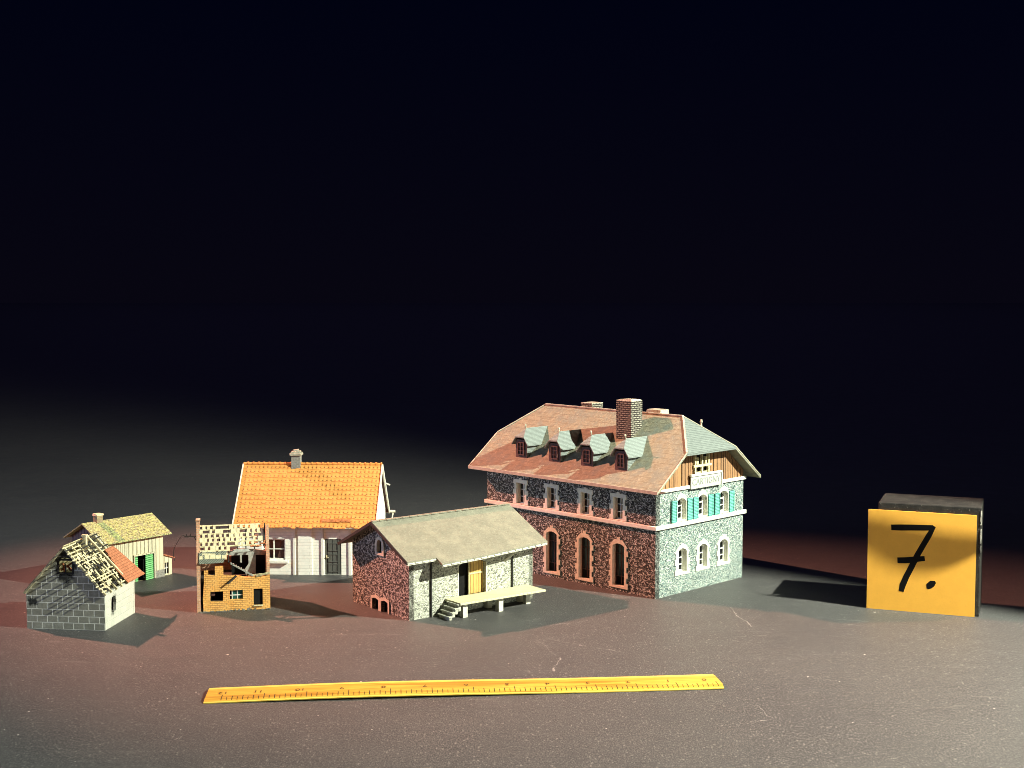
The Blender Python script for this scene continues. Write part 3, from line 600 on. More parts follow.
# pilasters and panel on the front
for xa, xb, zt in ((5.02, 5.19, 4.1), (0.3, 0.5, 4.1), (7.42, 7.62, 4.1), (9.75, 9.95, 4.1), (11.5, 11.75, 4.1)):
    MB().box(xa, xb, -0.10, 0.0, 0, zt).build('pilaster', M['white'], wh)
m = MB(); m.box(5.45, 6.62, -0.10, -0.004, 0, 4.3); m.build('wall_panel', M['siding'], wh)
wn = MB(); wn.ext(arch(2.35, 4.33, 1.28, 3.08), [arch(2.47, 3.28, 1.40, 2.96), arch(3.38, 4.21, 1.40, 2.96)], py(0, -1), 0.10, 0.2)
wn.box(2.4, 4.3, 0.11, 0.19, 2.15, 2.22); win = wn.build('window', M['white'], wh)
MB().box(2.36, 4.32, 0.21, 0.24, 1.29, 3.07).build('pane', M['glass'], win)
k = MB(); k.box(2.1, 4.62, -0.34, 0.0, 1.02, 1.22); k.build('sill', M['white'], win, bevel=0.02)
k = MB(); k.ext([(2.40, 1.4), (2.9, 1.4), (2.6, 2.9), (2.40, 2.9)], [], py(0, -1), 0.195, 0.205); k.ext([(4.26, 1.45), (3.6, 1.42), (4.05, 2.9), (4.26, 2.9)], [], py(0, -1), 0.195, 0.205); k.build('curtain', M['brown'], win)
dr = MB().box(7.73, 9.11, 0.04, 0.10, 0.02, 3.07).build('door', M['door_grey'], wh)
m = MB()
for zz in (0.25, 1.1, 2.05):
    m.ext([(7.98, zz), (8.86, zz), (8.86, zz + 0.72), (7.98, zz + 0.72)], [[(8.06, zz + 0.08), (8.78, zz + 0.08), (8.78, zz + 0.64), (8.06, zz + 0.64)]], py(0, -1), 0.0, 0.037)
m.build('door_panel', M['door_grey'], dr)
m = MB(); m.tube([(7.86, 0.04, 1.55), (7.86, -0.07, 1.55), (8.04, -0.08, 1.53)], 0.035); m.box(7.80, 7.92, 0.02, 0.04, 1.42, 1.72); m.build('handle', M['brass'], dr)
# pantiles : courses of waves
def pantile_slope(m, x0, x1, ytop, ztop, dy, dz, courses, cols, sgn=1):
    segs = cols * 6; th = 0.055
    for r in range(courses):
        a, b = r / courses, (r + 1) / courses + 0.012
        jit = [random.uniform(-0.012, 0.012) for _ in range(cols)]
        row = []
        for t_, lift in ((a, -0.01), (b, 0.055)):
            ln = []
            for i in range(segs + 1):
                ph = i / 6.0; c_ = min(int(ph), cols - 1); w = math.sin(2 * math.pi * ph) * 0.010
                if abs(ph - round(ph)) < 0.01 and lift > 0: w = -0.022
                ln.append((x0 + (x1 - x0) * i / segs, ytop + sgn * dy * (t_ + (jit[c_] if lift > 0 else 0)), ztop + dz * (t_ + (jit[c_] if lift > 0 else 0)) + lift + w))
            row.append(ln)
        lo = [(x, y, z - th) for x, y, z in row[1]]
        vs = row[0] + row[1] + lo; n = segs + 1; fs = []
        for i in range(segs):
            fs.append((i, i + 1, n + i + 1, n + i)); fs.append((n + i, n + i + 1, 2 * n + i + 1, 2 * n + i))
        m.add(vs, fs)
m = MB(); pantile_slope(m, 0.02, W_ - 0.02, 3.63, 9.02, 4.30, -4.30 * ws, 14, 34, -1); m.build('roof_tiles', M['pantile'], wh)
m = MB(); pantile_slope(m, 0.02, W_ - 0.02, 3.63, 9.02, 4.30, -4.30 * ws, 14, 34, 1); m.build('roof_tiles', M['pantile'], wh)
m = MB()
for sg_ in (-1, 1): m.slab([(0.05, 3.63, 8.93), (W_ - 0.05, 3.63, 8.93), (W_ - 0.05, 3.63 + sg_ * 4.2, 8.93 - 4.2 * ws), (0.05, 3.63 + sg_ * 4.2, 8.93 - 4.2 * ws)], (0, 0, -0.12))
m.build('roof_deck', M['brown'], wh)
m = MB(); n = 26
for i in range(n):
    x0 = i * W_ / n; m.tube([(x0, 3.63, 9.02 + random.uniform(0, 0.015)), (x0 + W_ / n * 0.8, 3.63, 9.02), (x0 + W_ / n * 0.82, 3.63, 9.04), (x0 + W_ / n * 0.99, 3.63, 9.05)], [0.13, 0.12, 0.16, 0.16], 8)
m.build('ridge_tiles', M['pantile'], wh)
for x_, s_ in ((-0.02, -1), (W_ + 0.02, 1)):
    m = MB()
    for sg_ in (-1, 1): m.bar((x_, 3.63, 8.90), (x_, 3.63 + sg_ * 4.28, 8.90 - 4.28 * ws), 0.10, 0.36)
    m.build('barge_board', M['trim'], wh)
m = MB(); m.box(0.1, W_ - 0.1, -0.60, 0.0, 4.18, 4.24); m.box(0.05, W_ - 0.05, -0.62, -0.55, 4.10, 4.24)
for i in range(30): m.box(0.2 + i * 0.4, 0.32 + i * 0.4, -0.5, 0.0, 4.02, 4.18)
m.build('eave_boards', M['white'], wh)
m = MB(); m.tube([(0, DP + 0.72, 4.15), (W_ + 0.55, DP + 0.72, 4.15)], 0.13); m.tube([(W_ + 0.35, DP + 0.72, 4.1), (W_ + 0.30, DP + 0.5, 3.6), (W_ + 0.1, DP + 0.1, 3.2), (W_ + 0.1, DP + 0.1, 0)], 0.08); m.build('gutter', M['concrete'], wh)
m = MB(); m.tube([(W_ + 0.1, 5.3, 7.1), (W_ + 0.45, 5.3, 6.95)], 0.07); m.build('bracket', M['concrete'], wh)
m = MB()
for i in range(6):
    x0 = 7.5 + i * 0.42; m.slab([(x0, -0.40 + random.uniform(-.03, .03), 4.60), (x0 + 0.37, -0.40, 4.60), (x0 + 0.37, -0.20, 4.80), (x0, -0.20, 4.80)], (0, -0.03, 0.03 + random.uniform(0, 0.03)))
m.build('loose_tiles', M['loose_tile'], wh)
ch = MB().box(4.25, 5.02, 3.28, 4.0, 8.5, 9.95).build('chimney', M['foot'], wh)
m = MB(); m.box(4.12, 5.14, 3.15, 4.13, 9.78, 10.0, 0.03); m.box(4.22, 5.02, 3.25, 4.0, 10.0, 10.16, 0.04); m.box(4.4, 4.85, 3.4, 3.85, 10.16, 10.3, 0.04); m.build('chimney_cap', M['chim_cap'], ch, bevel=0.03)

# ------------------------------------------------------------------ ruined brick house
rb = thing('ruined_brick_house', 'small bombed-out orange brick house with bare roof laths and broken upper floor', 'house', (-23.58, 100.03, 0), R(12))
W_, DP = 5.30, 4.2
top = [(W_, 2.62), (4.85, 2.55), (4.3, 2.58), (3.6, 2.52), (2.9, 2.64), (2.45, 2.70), (1.84, 2.74), (1.84, 3.42), (1.22, 3.45), (1.22, 2.76), (0.72, 2.78), (0.72, 3.12), (0.42, 3.12)]
front = [(0.34, 0.0), (W_, 0.0)] + top + [(0.40, 2.2), (0.30, 1.0)]
MB().ext(front, [arch(0.86, 1.80, 0.78, 1.52), arch(2.30, 3.26, 0.86, 1.56), arch(4.06, 4.74, 0.34, 1.60)], py(0, -1), 0, 0.22).build('front_wall', M['orange_brick'], rb)
m = MB(); m.ext([(-0.1, 0), (DP, 0), (DP, 3.6), (2.0, 6.25), (0.0, 3.75), (0.0, 2.6)], [], px(-0.12, -1), 0, 0.26); m.build('gable_wall', M['pink_brick'], rb)
m = MB(); m.box(-0.14, 0.12, 1.82, 2.22, 5.6, 6.70, 0.015); m.box(-0.18, 0.16, 1.77, 2.27, 6.62, 6.76, 0.02); m.build('chimney_stack', M['pink_brick'], rb)
m = MB(); m.ext([(0.22, 0), (DP, 0), (DP, 3.3), (3.1, 4.4), (2.6, 5.2), (2.2, 6.1), (1.6, 6.2), (1.3, 5.3), (0.75, 4.9), (0.5, 4.0), (0.3, 3.4)], [], px(W_, 1), 0, 0.24); m.build('gable_wall', M['pink_brick'], rb)
MB().box(0.15, W_ - 0.25, DP - 0.25, DP, 0, 3.4).build('back_wall', M['pink_brick'], rb)
# floors & inside partition, seen through the broken front
MB().box(0.16, W_ - 0.26, 0.24, DP - 0.26, 2.20, 2.32).build('upper_floor', M['charred'], rb)
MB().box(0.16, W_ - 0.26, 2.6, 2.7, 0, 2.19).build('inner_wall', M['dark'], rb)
part = [(2.25, 3.98), (3.10, 3.98), (3.10, 3.42), (3.24, 3.38), (3.24, 3.98), (3.72, 3.98), (3.74, 3.30), (3.42, 2.85), (3.55, 2.34), (4.26, 2.34), (4.28, 3.95), (4.98, 3.95), (4.98, 2.34), (5.05, 2.34), (5.05, 4.25), (4.3, 4.38), (3.6, 4.45), (2.9, 4.5), (2.3, 4.3)]
MB().ext(part, [], py(1.25, -1), 0, 0.14).build('partition', M['plaster'], rb)
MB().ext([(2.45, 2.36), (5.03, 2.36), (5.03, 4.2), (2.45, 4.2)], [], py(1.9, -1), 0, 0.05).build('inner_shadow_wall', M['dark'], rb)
m = MB(); m.bar((2.36, 0.1, 3.62), (4.05, 0.05, 2.60), 0.10, 0.10)
for i in range(9):
    t_ = i / 9; m.box(2.38 + 1.69 * t_, 2.46 + 1.69 * t_, 0.0, 0.20, 3.64 - 1.02 * t_, 3.69 - 1.02 * t_)
m.build('fallen_stair', M['plaster'], rb)
m = MB(); m.bar((2.12, -0.26, 2.12), (2.80, -0.02, 2.66), 0.13, 0.13); bm_ = m.build('fallen_beam', M['charred'], rb)
m = MB(); m.bar((4.3, 0.02, 2.58), (5.28, -0.05, 2.82), 0.16, 0.14); m.bar((3.7, 0.1, 2.62), (5.0, 0.16, 2.70), 0.1, 0.1); m.build('broken_lintel', M['lath_dirty'], rb)
# windows and door
w1 = MB().box(2.32, 3.24, 0.10, 0.15, 1.14, 1.2).box(2.44, 2.50, 0.10, 0.15, 0.88, 1.54).box(2.82, 2.87, 0.105, 0.145, 0.88, 1.54).build('window', M['white'], rb)
MB().box(2.46, 3.24, 0.16, 0.18, 0.87, 1.55).build('pane', M['glass_green'], w1)
w2 = MB().ext(arch(0.86, 1.80, 0.78, 1.52), [arch(0.91, 1.75, 0.83, 1.47)], py(0, -1), 0.08, 0.16).build('window', M['charred'], rb)
MB().box(0.93, 1.2, 0.17, 0.20, 1.15, 1.46).build('broken_pane', M['brown'], w2)
d_ = MB().box(4.08, 4.72, 0.12, 0.17, 0.36, 1.58).build('door', M['dark'], rb)
MB().box(4.05, 4.75, -0.10, 0.02, 0.28, 0.36).build('door_step', M['lath'], d_)
# laths of the roof: courses parallel to the ridge on rafters, thinning out to the right
sl = 1.2; zr_ = lambda y: 3.72 + sl * y
m = MB(); rows = 9
for i in range(rows):
    y = 0.16 + i * 0.232; z = zr_(y); xe_ = W_ - 0.62 - (0.3 if i % 2 else 0) if i > 2 else (2.35 - 0.12 * (2 - i))
    m.bar((0.12, y, z + 0.05), (xe_, y + random.uniform(-.015, .015), z + 0.05), 0.11, 0.07, (0, -sl, 1))
    x = 0.10 + (0.21 if i % 2 else 0.0)
    while x < xe_ - 0.1 and i < rows - 1:
        w = random.uniform(0.17, 0.25)
        w += 0.16 if random.random() < 0.2 else 0.0
        if random.random() > 0.09: m.slab([(x, y - 0.01, z + 0.05), (x + w, y - 0.01, z + 0.05), (x + w, y + 0.25, z + 0.05 + 0.25 * sl), (x, y + 0.25, z + 0.05 + 0.25 * sl)], (0, -0.05, 0.045))
        x += 0.40 + random.uniform(-0.06, 0.05)
m.build('roof_laths', M['lath'], rb)
m = MB()
for x_ in (0.3, 0.95, 1.6, 2.25, 2.9, 3.55, 4.2): m.bar((x_, 0.05 if x_ < 2.4 else 0.75, zr_(0.05 if x_ < 2.4 else 0.75) - 0.1), (x_, 2.05, zr_(2.05) - 0.1), 0.09, 0.12)
m.bar((0.1, 2.1, 6.18), (W_ - 0.7, 2.1, 6.18), 0.1, 0.12)
for x_, t_ in ((4.62, 1.0), (4.86, 0.75), (4.98, 1.05)): m.bar((x_, 0.85, zr_(0.85) - 0.05), (x_ + 0.02, 0.85 + 1.2 * t_, zr_(0.85 + 1.2 * t_)), 0.09, 0.1)
m.build('rafter', M['charred'], rb)
m = MB()
for i in range(14):
    x_ = random.uniform(3.6, 5.0); y_ = random.uniform(0.75, 1.05); m.box(x_, x_ + 0.3, y_, y_ + 0.12, zr_(y_) + 0.02, zr_(y_) + 0.10, 0.05)
for i in range(6):
    y_ = 1.0 + i * 0.2; m.box(4.05, 4.45, y_, y_ + 0.1, zr_(y_), zr_(y_) + 0.07, 0.03)
m.build('loose_tiles', M['red_tile'], rb)
m = MB(); m.slab([(0.05, -0.12, 3.66), (1.85, -0.06, 3.70), (2.15, 0.52, 4.46), (0.05, 0.50, 4.42)], (0, -0.03, 0.03)); m.build('roof_sheet', M['tin'], rb)
m = MB(); m.slab([(2.5, 0.50, 4.30), (3.9, 0.55, 4.34), (3.7, 0.70, 4.52), (2.7, 0.66, 4.50)], (0, -0.03, 0.06)); m.build('ceiling_plaster', M['plaster'], rb)
m = MB()
for i in range(60):
    x_ = random.uniform(0.1, W_); y_ = random.uniform(-0.28, -0.02); r_ = random.uniform(0.03, 0.10)
    hh_ = 0.04 + (0.16 if 2.6 < x_ < 4.4 else 0.05) * random.random()
    m.box(x_ - r_, x_ + r_, y_ - r_, y_ + r_ * 0.7, 0, hh_, 0.03)
m.build('rubble_heap', M['rubble'], rb)
# wall bracket with a dangling wire
m = MB(); m.bar((-0.12, 1.5, 5.52), (-1.02, 1.5, 5.52), 0.1, 0.1); m.tube([(-0.3, 1.5, 5.5), (-0.12, 1.5, 5.15)], 0.03); m.tube([(-0.55, 1.5, 5.56), (-0.55, 1.5, 5.75)], 0.05); m.tube([(-0.85, 1.5, 5.56), (-0.85, 1.5, 5.72)], 0.05)
wb = m.build('wire_bracket', M['iron'], rb)
MB().tube([(-1.0, 1.5, 5.6), (-1.19, 1.5, 5.64), (-1.38, 1.5, 5.38), (-1.57, 1.5, 5.06), (-1.75, 1.5, 4.74), (-1.84, 1.5, 4.4), (-1.83, 1.5, 4.07), (-1.76, 1.5, 3.7)], 0.03).build('wire', M['iron'], wb)

# ------------------------------------------------------------------ burnt block house
ru = thing('burnt_block_house', 'grey block house with sooty gable, stripped roof battens and a patch of orange tiles', 'house', (-34.832, 95.326, 0), R(-6.927))
W_, DP = 5.87, 5.31; EZ, PK = 2.67, 5.90; s_ = (PK - EZ) / (W_ / 2)
gw = [(2.30, 4.05), (2.62, 3.92), (2.9, 4.0), (3.3, 3.90), (3.62, 4.02), (3.66, 4.5), (3.58, 4.9), (3.40, 5.12), (3.0, 5.22), (2.6, 5.12), (2.36, 4.9), (2.28, 4.5)]
MB().ext([(0, 0), (W_, 0), (W_, EZ - 0.02), (W_ / 2, PK - 0.02), (0, EZ - 0.02)], [gw], py(0, -1), 0, 0.25).build('gable_wall', M['block'], ru)
MB().ext([(0, 0), (W_, 0), (W_, EZ - 0.02), (W_ / 2, PK - 0.02), (0, EZ - 0.02)], [], py(DP, 1), 0, 0.25).build('gable_wall', M['block'], ru)
sw = [(1.16, 1.05), (1.9, 1.05), (1.98, 1.6), (1.86, 2.12), (1.24, 2.14), (1.12, 1.7)]
MB().ext([(0.25, 0), (DP - 0.25, 0), (DP - 0.25, EZ - 0.05), (0.25, EZ - 0.05)], [sw], px(W_, 1), 0.0, 0.22).build('side_wall', M['block_side'], ru)
m = MB(); m.box(W_ - 0.002, W_ + 0.012, 0.012, 0.25, 0.0, EZ - 0.05); m.box(W_ - 0.002, W_ + 0.012, DP - 0.25, DP - 0.012, 0, EZ - 0.05); m.build('corner_strip', M['block_side'], ru)
MB().box(0.0, 0.22, 0.25, DP - 0.25, 0, EZ - 0.05).build('side_wall', M['block'], ru)
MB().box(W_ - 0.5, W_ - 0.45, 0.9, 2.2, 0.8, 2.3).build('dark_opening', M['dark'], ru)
MB().box(0.25, W_ - 0.25, 0.3, DP - 0.3, 2.2, 2.3).build('attic_floor', M['rubble'], ru)
f_ = MB(); f_.ext(arch(2.34, 3.60, 3.98, 5.09), [arch(2.46, 3.48, 4.10, 4.97)], py(0, -1), 0.02, 0.2); f_.box(2.93, 2.99, 0.04, 0.15, 4.06, 4.7); wf = f_.build('window', M['charred'], ru)
m = MB(); m.bar((2.5, 0.3, 4.2), (3.3, 0.5, 4.75), 0.12, 0.12); m.bar((2.9, 0.35, 4.55), (3.4, 0.4, 4.15), 0.12, 0.12); m.bar((2.6, 0.5, 4.7), (2.7, 0.5, 4.05), 0.14, 0.1); m.build('red_lit_timber', M['red_tile'], wf)  # red tile colour stands in for red light inside the window
rf = lambda x: PK - s_ * abs(x - W_ / 2)
# rafters
for sg_ in (-1, 1):
    m = MB()
    for y in (-0.06, 0.95, 1.9, 2.85, 3.9, 4.85, DP + 0.05):
        m.bar((W_ / 2, y, PK + 0.02), (W_ / 2 + sg_ * 3.05, y, PK + 0.02 - s_ * 3.05), 0.13, 0.14)
    m.build('rafter', M['lath_dirty'], ru)
# battens on the right slope, broken and charred in the middle
m = MB(); nb = 16; dirty = MB()
for i in range(nb):
    d = 0.10 + i * (3.0 / nb); x = W_ / 2 + d; z = PK + 0.14 - s_ * d
    y = -0.46 + random.uniform(-0.08, 0.08)
    while y < DP + 0.1:
        ln = random.uniform(0.7, 1.9); y1 = min(y + ln, DP + 0.15)
        tgt = dirty if (random.random() < 0.25 or (d < 1.0 and y > 0.9 and random.random() < 0.6)) else m
        if random.random() > 0.10:
            tgt.bar((x, y, z + random.uniform(-0.03, 0.03)), (x + random.uniform(-0.04, 0.04), y1, z + random.uniform(-0.04, 0.04)), 0.085, 0.06, (s_, 0, 1))
        y = y1 + random.uniform(0.0, 0.12)
for i in range(120):                           # bits of broken tile and lath hung on the battens
    d = random.choice([random.uniform(0.7, 1.9), random.uniform(1.3, 2.95)]); y = random.uniform(0.0, 3.4) if d > 1.2 else random.uniform(0.2, 2.6)
    x = W_ / 2 + d; z = PK + 0.18 - s_ * d
    (m if random.random() < 0.72 else dirty).bar((x - 0.08, y, z + 0.09), (x + 0.1, y + random.uniform(-0.1, 0.1), z - 0.11), random.uniform(0.08, 0.22), 0.035, (s_, 0, 1))
m.build('roof_battens', M['lath'], ru); dirty.build('burnt_battens', M['charred'], ru)
m = MB(); m.bar((W_ / 2 + 0.1, 3.55, PK + 0.22), (W_ / 2 + 2.72, 3.75, PK + 0.22 - s_ * 2.62), 0.16, 0.08, (s_, 0, 1)); m.build('loose_plank', M['lath'], ru)
# left slope keeps a boarded skin
m = MB(); m.slab([(W_ / 2, -0.08, PK + 0.12), (W_ / 2, DP + 0.05, PK + 0.12), (W_ / 2 - 3.05, DP + 0.05, PK + 0.12 - s_ * 3.05), (W_ / 2 - 3.05, -0.08, PK + 0.12 - s_ * 3.05)], (-0.03, 0, 0.05)); m.build('roof_boarding', M['lath_dirty'], ru)
q = [(4.02, 5.86), (5.95, 6.75), (6.05, 3.80), (4.85, 3.55), (4.05, 4.4)]
m = MB()
for i in range(7):                             # tile courses, each lapping the one below
    t0, t1 = i / 7, (i + 1) / 7 + 0.05
    xa, xb = 4.02 + 2.0 * t0, 4.02 + 2.0 * t1
    ya0, ya1 = 4.35 - 0.75 * min(1, t0 * 1.6) + random.uniform(-.1, .1), 5.86 + 0.9 * t0
    za = PK + 0.20 - s_ * (xa - W_ / 2); zb = PK + 0.27 - s_ * (xb - W_ / 2)
    m.slab([(xa, ya0, za), (xa, ya1, za), (xb, ya1 + 0.1, zb), (xb, ya0 - 0.05, zb)], (0.0, 0, 0.06))
m.build('tile_patch', M['tile_patch'], ru)
m = MB(); m.box(3.02, 3.30, 2.75, 3.05, 5.0, 6.26, 0.01); m.box(2.98, 3.34, 2.71, 3.09, 6.22, 6.33, 0.02); m.build('chimney', M['lath'], ru)

# ------------------------------------------------------------------ barn
ba = thing('wooden_barn', 'pale plank barn with mossy yellow-green roof, green double doors and a small lean-to', 'barn', (-29.468, 112.62, 0), R(50.582))
W_, DP = 5.88, 4.42; bz = lambda y: 5.11 - 0.525 * abs(y - 2.21)
MB().ext([(-W_ + 0.2, 0), (-0.2, 0), (-0.2, 3.75), (-W_ + 0.2, 3.75)], [arch(-2.86, -1.02, 0.02, 2.16)], py(0, -1), 0, 0.2).build('plank_wall', M['barn_wood'], ba)
MB().ext([(0, 0), (DP, 0), (DP, bz(DP) - 0.12), (DP / 2, 4.98), (0, bz(0) - 0.12)], [], px(0, 1), 0, 0.2).build('gable_wall', M['barn_wood'], ba)
MB().ext([(0, 0), (DP, 0), (DP, bz(DP) - 0.12), (DP / 2, 4.98), (0, bz(0) - 0.12)], [], px(-W_, -1), 0, 0.2).build('gable_wall', M['barn_red'], ba)
MB().box(-W_ + 0.2, -0.2, DP - 0.2, DP, 0, 3.75).build('plank_wall', M['barn_red'], ba)
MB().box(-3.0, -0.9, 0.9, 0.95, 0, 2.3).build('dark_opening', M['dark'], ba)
m = MB(); x = -W_ + 0.06
while x < -0.1:
    if not (-2.98 < x < -0.98): m.box(x, x + 0.06, -0.022, 0.0, 0.0 if x < -2 else 0.62, 3.74)
    else: m.box(x, x + 0.06, -0.022, 0.0, 2.24, 3.74)
    x += 0.36
m.build('cover_strip', M['barn_wood'], ba)
d_ = MB().slab([(-1.12, -0.05, 0.04), (-1.98, -0.20, 0.04), (-1.98, -0.20, 2.12), (-1.12, -0.05, 2.12)], (0.02, -0.05, 0)).build('door', M['green'], ba)
m = MB().bar((-1.97, -0.27, 0.06), (-1.97, -0.27, 2.12), 0.06, 0.06); m.bar((-1.14, -0.125, 0.5), (-1.96, -0.27, 0.5), 0.04, 0.1); m.bar((-1.14, -0.125, 1.7), (-1.96, -0.27, 1.7), 0.04, 0.1); m.build('door_brace', M['green'], d_)
d_ = MB().box(-2.9, -2.62, -0.10, -0.055, 0.04, 2.10).build('door', M['green'], ba)
MB().box(-3.0, -2.9, -0.12, 0.0, 0, 2.26).box(-1.02, -0.92, -0.12, 0, 0, 2.26).box(-3.0, -0.92, -0.13, 0.0, 2.16, 2.27).build('door_frame', M['barn_wood'], ba)
MB().box(-0.92, 0.02, -0.10, 0.0, 0.0, 0.62).build('footing', M['foot'], ba)
for sg_, nm in ((-1, 'roof'), (1, 'roof')):
    e = 2.21 + 0.5
    MB().slab([(-W_ - 0.45, 2.21, 5.14), (0.5, 2.21, 5.14), (0.5, 2.21 + sg_ * e, 5.14 - 0.525 * e), (-W_ - 0.45, 2.21 + sg_ * e, 5.14 - 0.525 * e)], (0, 0, -0.10)).build('roof', M['moss_roof'], ba)
ch = MB().box(-5.05, -4.5, 1.95, 2.5, 4.7, 5.66).build('chimney', M['barn_chim'], ba)
MB().box(-5.09, -4.46, 1.91, 2.54, 5.62, 5.74, 0.03).build('chimney_cap', M['lath'], ch)
# lean-to
ln = MB(); ln.ext([(-0.0, 0), (0.95, 0), (0.95, 1.45), (0.0, 1.78)], [arch(0.2, 0.62, 0.15, 1.1)], py(0.15, -1), 0, 0.1); ln.box(0.85, 0.95, 0.25, 1.5, 0, 1.45); lt_ = ln.build('lean_to', M['barn_wood'], ba)
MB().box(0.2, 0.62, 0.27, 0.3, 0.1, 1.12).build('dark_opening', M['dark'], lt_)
MB().slab([(0.0, 0.0, 1.92), (0.0, 1.6, 1.92), (1.18, 1.6, 1.48), (1.18, 0.0, 1.48)], (0, 0, -0.09)).build('lean_to_roof', M['tile_patch'], lt_)
m = MB(); m.box(0.22, 0.6, 0.2, 0.25, 0.6, 0.66); m.box(0.39, 0.44, 0.2, 0.25, 0.16, 1.08); m.build('window', M['white'], lt_)

# ------------------------------------------------------------------ number card and block
card = MB(); n = 14
CW, CH = 7.8, 7.62
cd = thing('number_card', 'square orange card with a handwritten black number 7 leaning on the black block', 'card', (27.06, 101.39, 0), R(-21.04))
vs = []; fs = []
MB().box(0, CW, -0.02, 0.08, 0, CH).build('sheet', M['card'], cd)
def stroke(m, pts, ws, y=-0.030):
    P = [Vector((p[0], 0, p[1])) for p in pts]; Lf = []; Rt = []
    for i, p in enumerate(P):
        d = (P[min(i + 1, len(P) - 1)] - P[max(0, i - 1)]).normalized(); nrm = Vector((-d.z, 0, d.x)); w = ws[i] / 2
        Lf.append((p.x + nrm.x * w, y, p.z + nrm.z * w)); Rt.append((p.x - nrm.x * w, y, p.z - nrm.z * w))
    k = len(P); m.add(Lf + Rt, [(i, i + 1, k + i + 1, k + i) for i in range(k - 1)])
m = MB()
stroke(m, [(1.70, 6.34), (2.4, 6.37), (3.2, 6.42), (4.1, 6.46), (4.74, 6.50)], [0.42, 0.47, 0.45, 0.42, 0.40])
stroke(m, [(4.80, 6.62), (4.45, 5.92), (4.05, 5.16), (3.62, 4.32), (3.22, 3.40), (2.86, 2.62), (2.62, 1.98), (2.52, 1.50)], [0.26, 0.40, 0.41, 0.42, 0.43, 0.43, 0.45, 0.36], -0.031)
stroke(m, [(2.20, 3.86), (2.8, 3.90), (3.5, 4.03), (4.18, 4.14)], [0.43, 0.47, 0.43, 0.36], -0.032)
stroke(m, [(4.42, 1.86), (4.52, 2.06), (4.75, 2.28), (4.98, 2.42)], [0.14, 0.48, 0.50, 0.18])
m.build('numeral', M['ink'], cd)
bx = MB(); bx.box(0.72, 8.12, 0.14, 4.85, 0, 8.2)
bo = bx.build('black_block', M['blackbox'], None, bevel=0.08); bo.location = (27.06, 101.39, 0); bo.rotation_euler = (0, 0, R(-21.04))
tag(bo, 'scuffed black block standing behind the orange number card', 'block')
m = MB()
for i in range(26):
    z = random.uniform(4.6, 7.7); m.box(8.06 + random.uniform(-.03, .02), 8.15, 0.10, 0.14 + random.uniform(0, .1), z, z + random.uniform(0.05, 0.35), 0.015)
m.build('chipped_edge', M['chip'], bo)

# ------------------------------------------------------------------ ruler
rl = thing('wooden_ruler', 'long yellow wooden ruler with slanted ends lying in front of the houses', 'ruler', (-18.16, 77.75, 0), R(5.256))
N = 40; LEN = 31.28
def rsec(t):                                   # slightly bowed board
    return 0.17 + 0.11 * math.sin(math.pi * min(1, max(0, t))) ** 1.5 + 0.05 * math.sin(7.0 * t)
prof = [(0.0, 0.0), (0.0, 0.05), (0.50, 0.16), (2.15, 0.20), (2.55, 0.17), (2.75, 0.08), (2.75, 0.0)]
def end0(y): return 0.0 + 0.01 * y
def end1(y): return LEN - 0.06 - 0.07 * y + 0.15 * math.sin(y * 1.05)
def rpt(t, y, z, dz=0.0): return (end0(y) + (end1(y) - end0(y)) * t, y, rsec(t) - 0.17 + z + dz)
m = MB(); vs = []; fs = []; k = len(prof)
for i in range(N + 1):
    for y, z in prof: vs.append(rpt(i / N, y, z))
for i in range(N):
    for j in range(k): fs.append((i * k + j, i * k + (j + 1) % k, (i + 1) * k + (j + 1) % k, (i + 1) * k + j))
fs.append(tuple(range(k))); fs.append(tuple(range(N * k, N * k + k)))
m.add(vs, fs); m.build('board', M['ruler'], rl)
m = MB(); vs = []; fs = []
for i in range(N + 1):
    for y, z in ((2.13, 0.206), (2.56, 0.177), (2.755, 0.085), (2.765, 0.0)): vs.append(rpt(i / N, y, z))
for i in range(N):
    for j in range(3): fs.append((i * 4 + j, i * 4 + j + 1, (i + 1) * 4 + j + 1, (i + 1) * 4 + j))
m.add(vs, fs); m.build('bevelled_edge', M['ruler_edge'], rl)
m = MB(); vs = []; fs = []
for i in range(N + 1):
    for y, z in ((-0.006, 0.0), (-0.006, 0.056), (0.10, 0.080)): vs.append(rpt(i / N, y, z))
for i in range(N):
    for j in range(2): fs.append((i * 3 + j, i * 3 + j + 1, (i + 1) * 3 + j + 1, (i + 1) * 3 + j))
m.add(vs, fs); m.build('front_edge', M['ruler_edge'], rl)
def ztop(y): 
    for (a, za), (b, zb) in zip(prof[1:], prof[2:]):
        if a <= y <= b: return za + (zb - za) * (y - a) / (b - a)
    return 0.24
def onr(x, y): 
    t_ = (x - end0(y)) / (end1(y) - end0(y)); return (x, y, rsec(t_) - 0.17 + ztop(y) + 0.006)
m = MB(); UN = 2.497; X0 = 30.95
for q in range(0, 12 * 8 + 1):
    x = X0 - q * UN / 8; big = q % 8 == 0; half = q % 2 == 0
    y1 = 1.05 if big else (0.80 if half else 0.62); w = 0.026 if half else 0.021
    if x - 0.1 < end0(1) or x > end1(0.5) - 0.05: continue
    a, b, c_, d_ = onr(x - w, 0.22), onr(x + w, 0.22), onr(x + w, 0.5), onr(x - w, 0.5); e, f2 = onr(x + w, y1), onr(x - w, y1)
    m.add([a, b, c_, d_, e, f2], [(0, 1, 2, 3), (3, 2, 4, 5)])
m.build('graduation', M['ruler_ink'], rl)
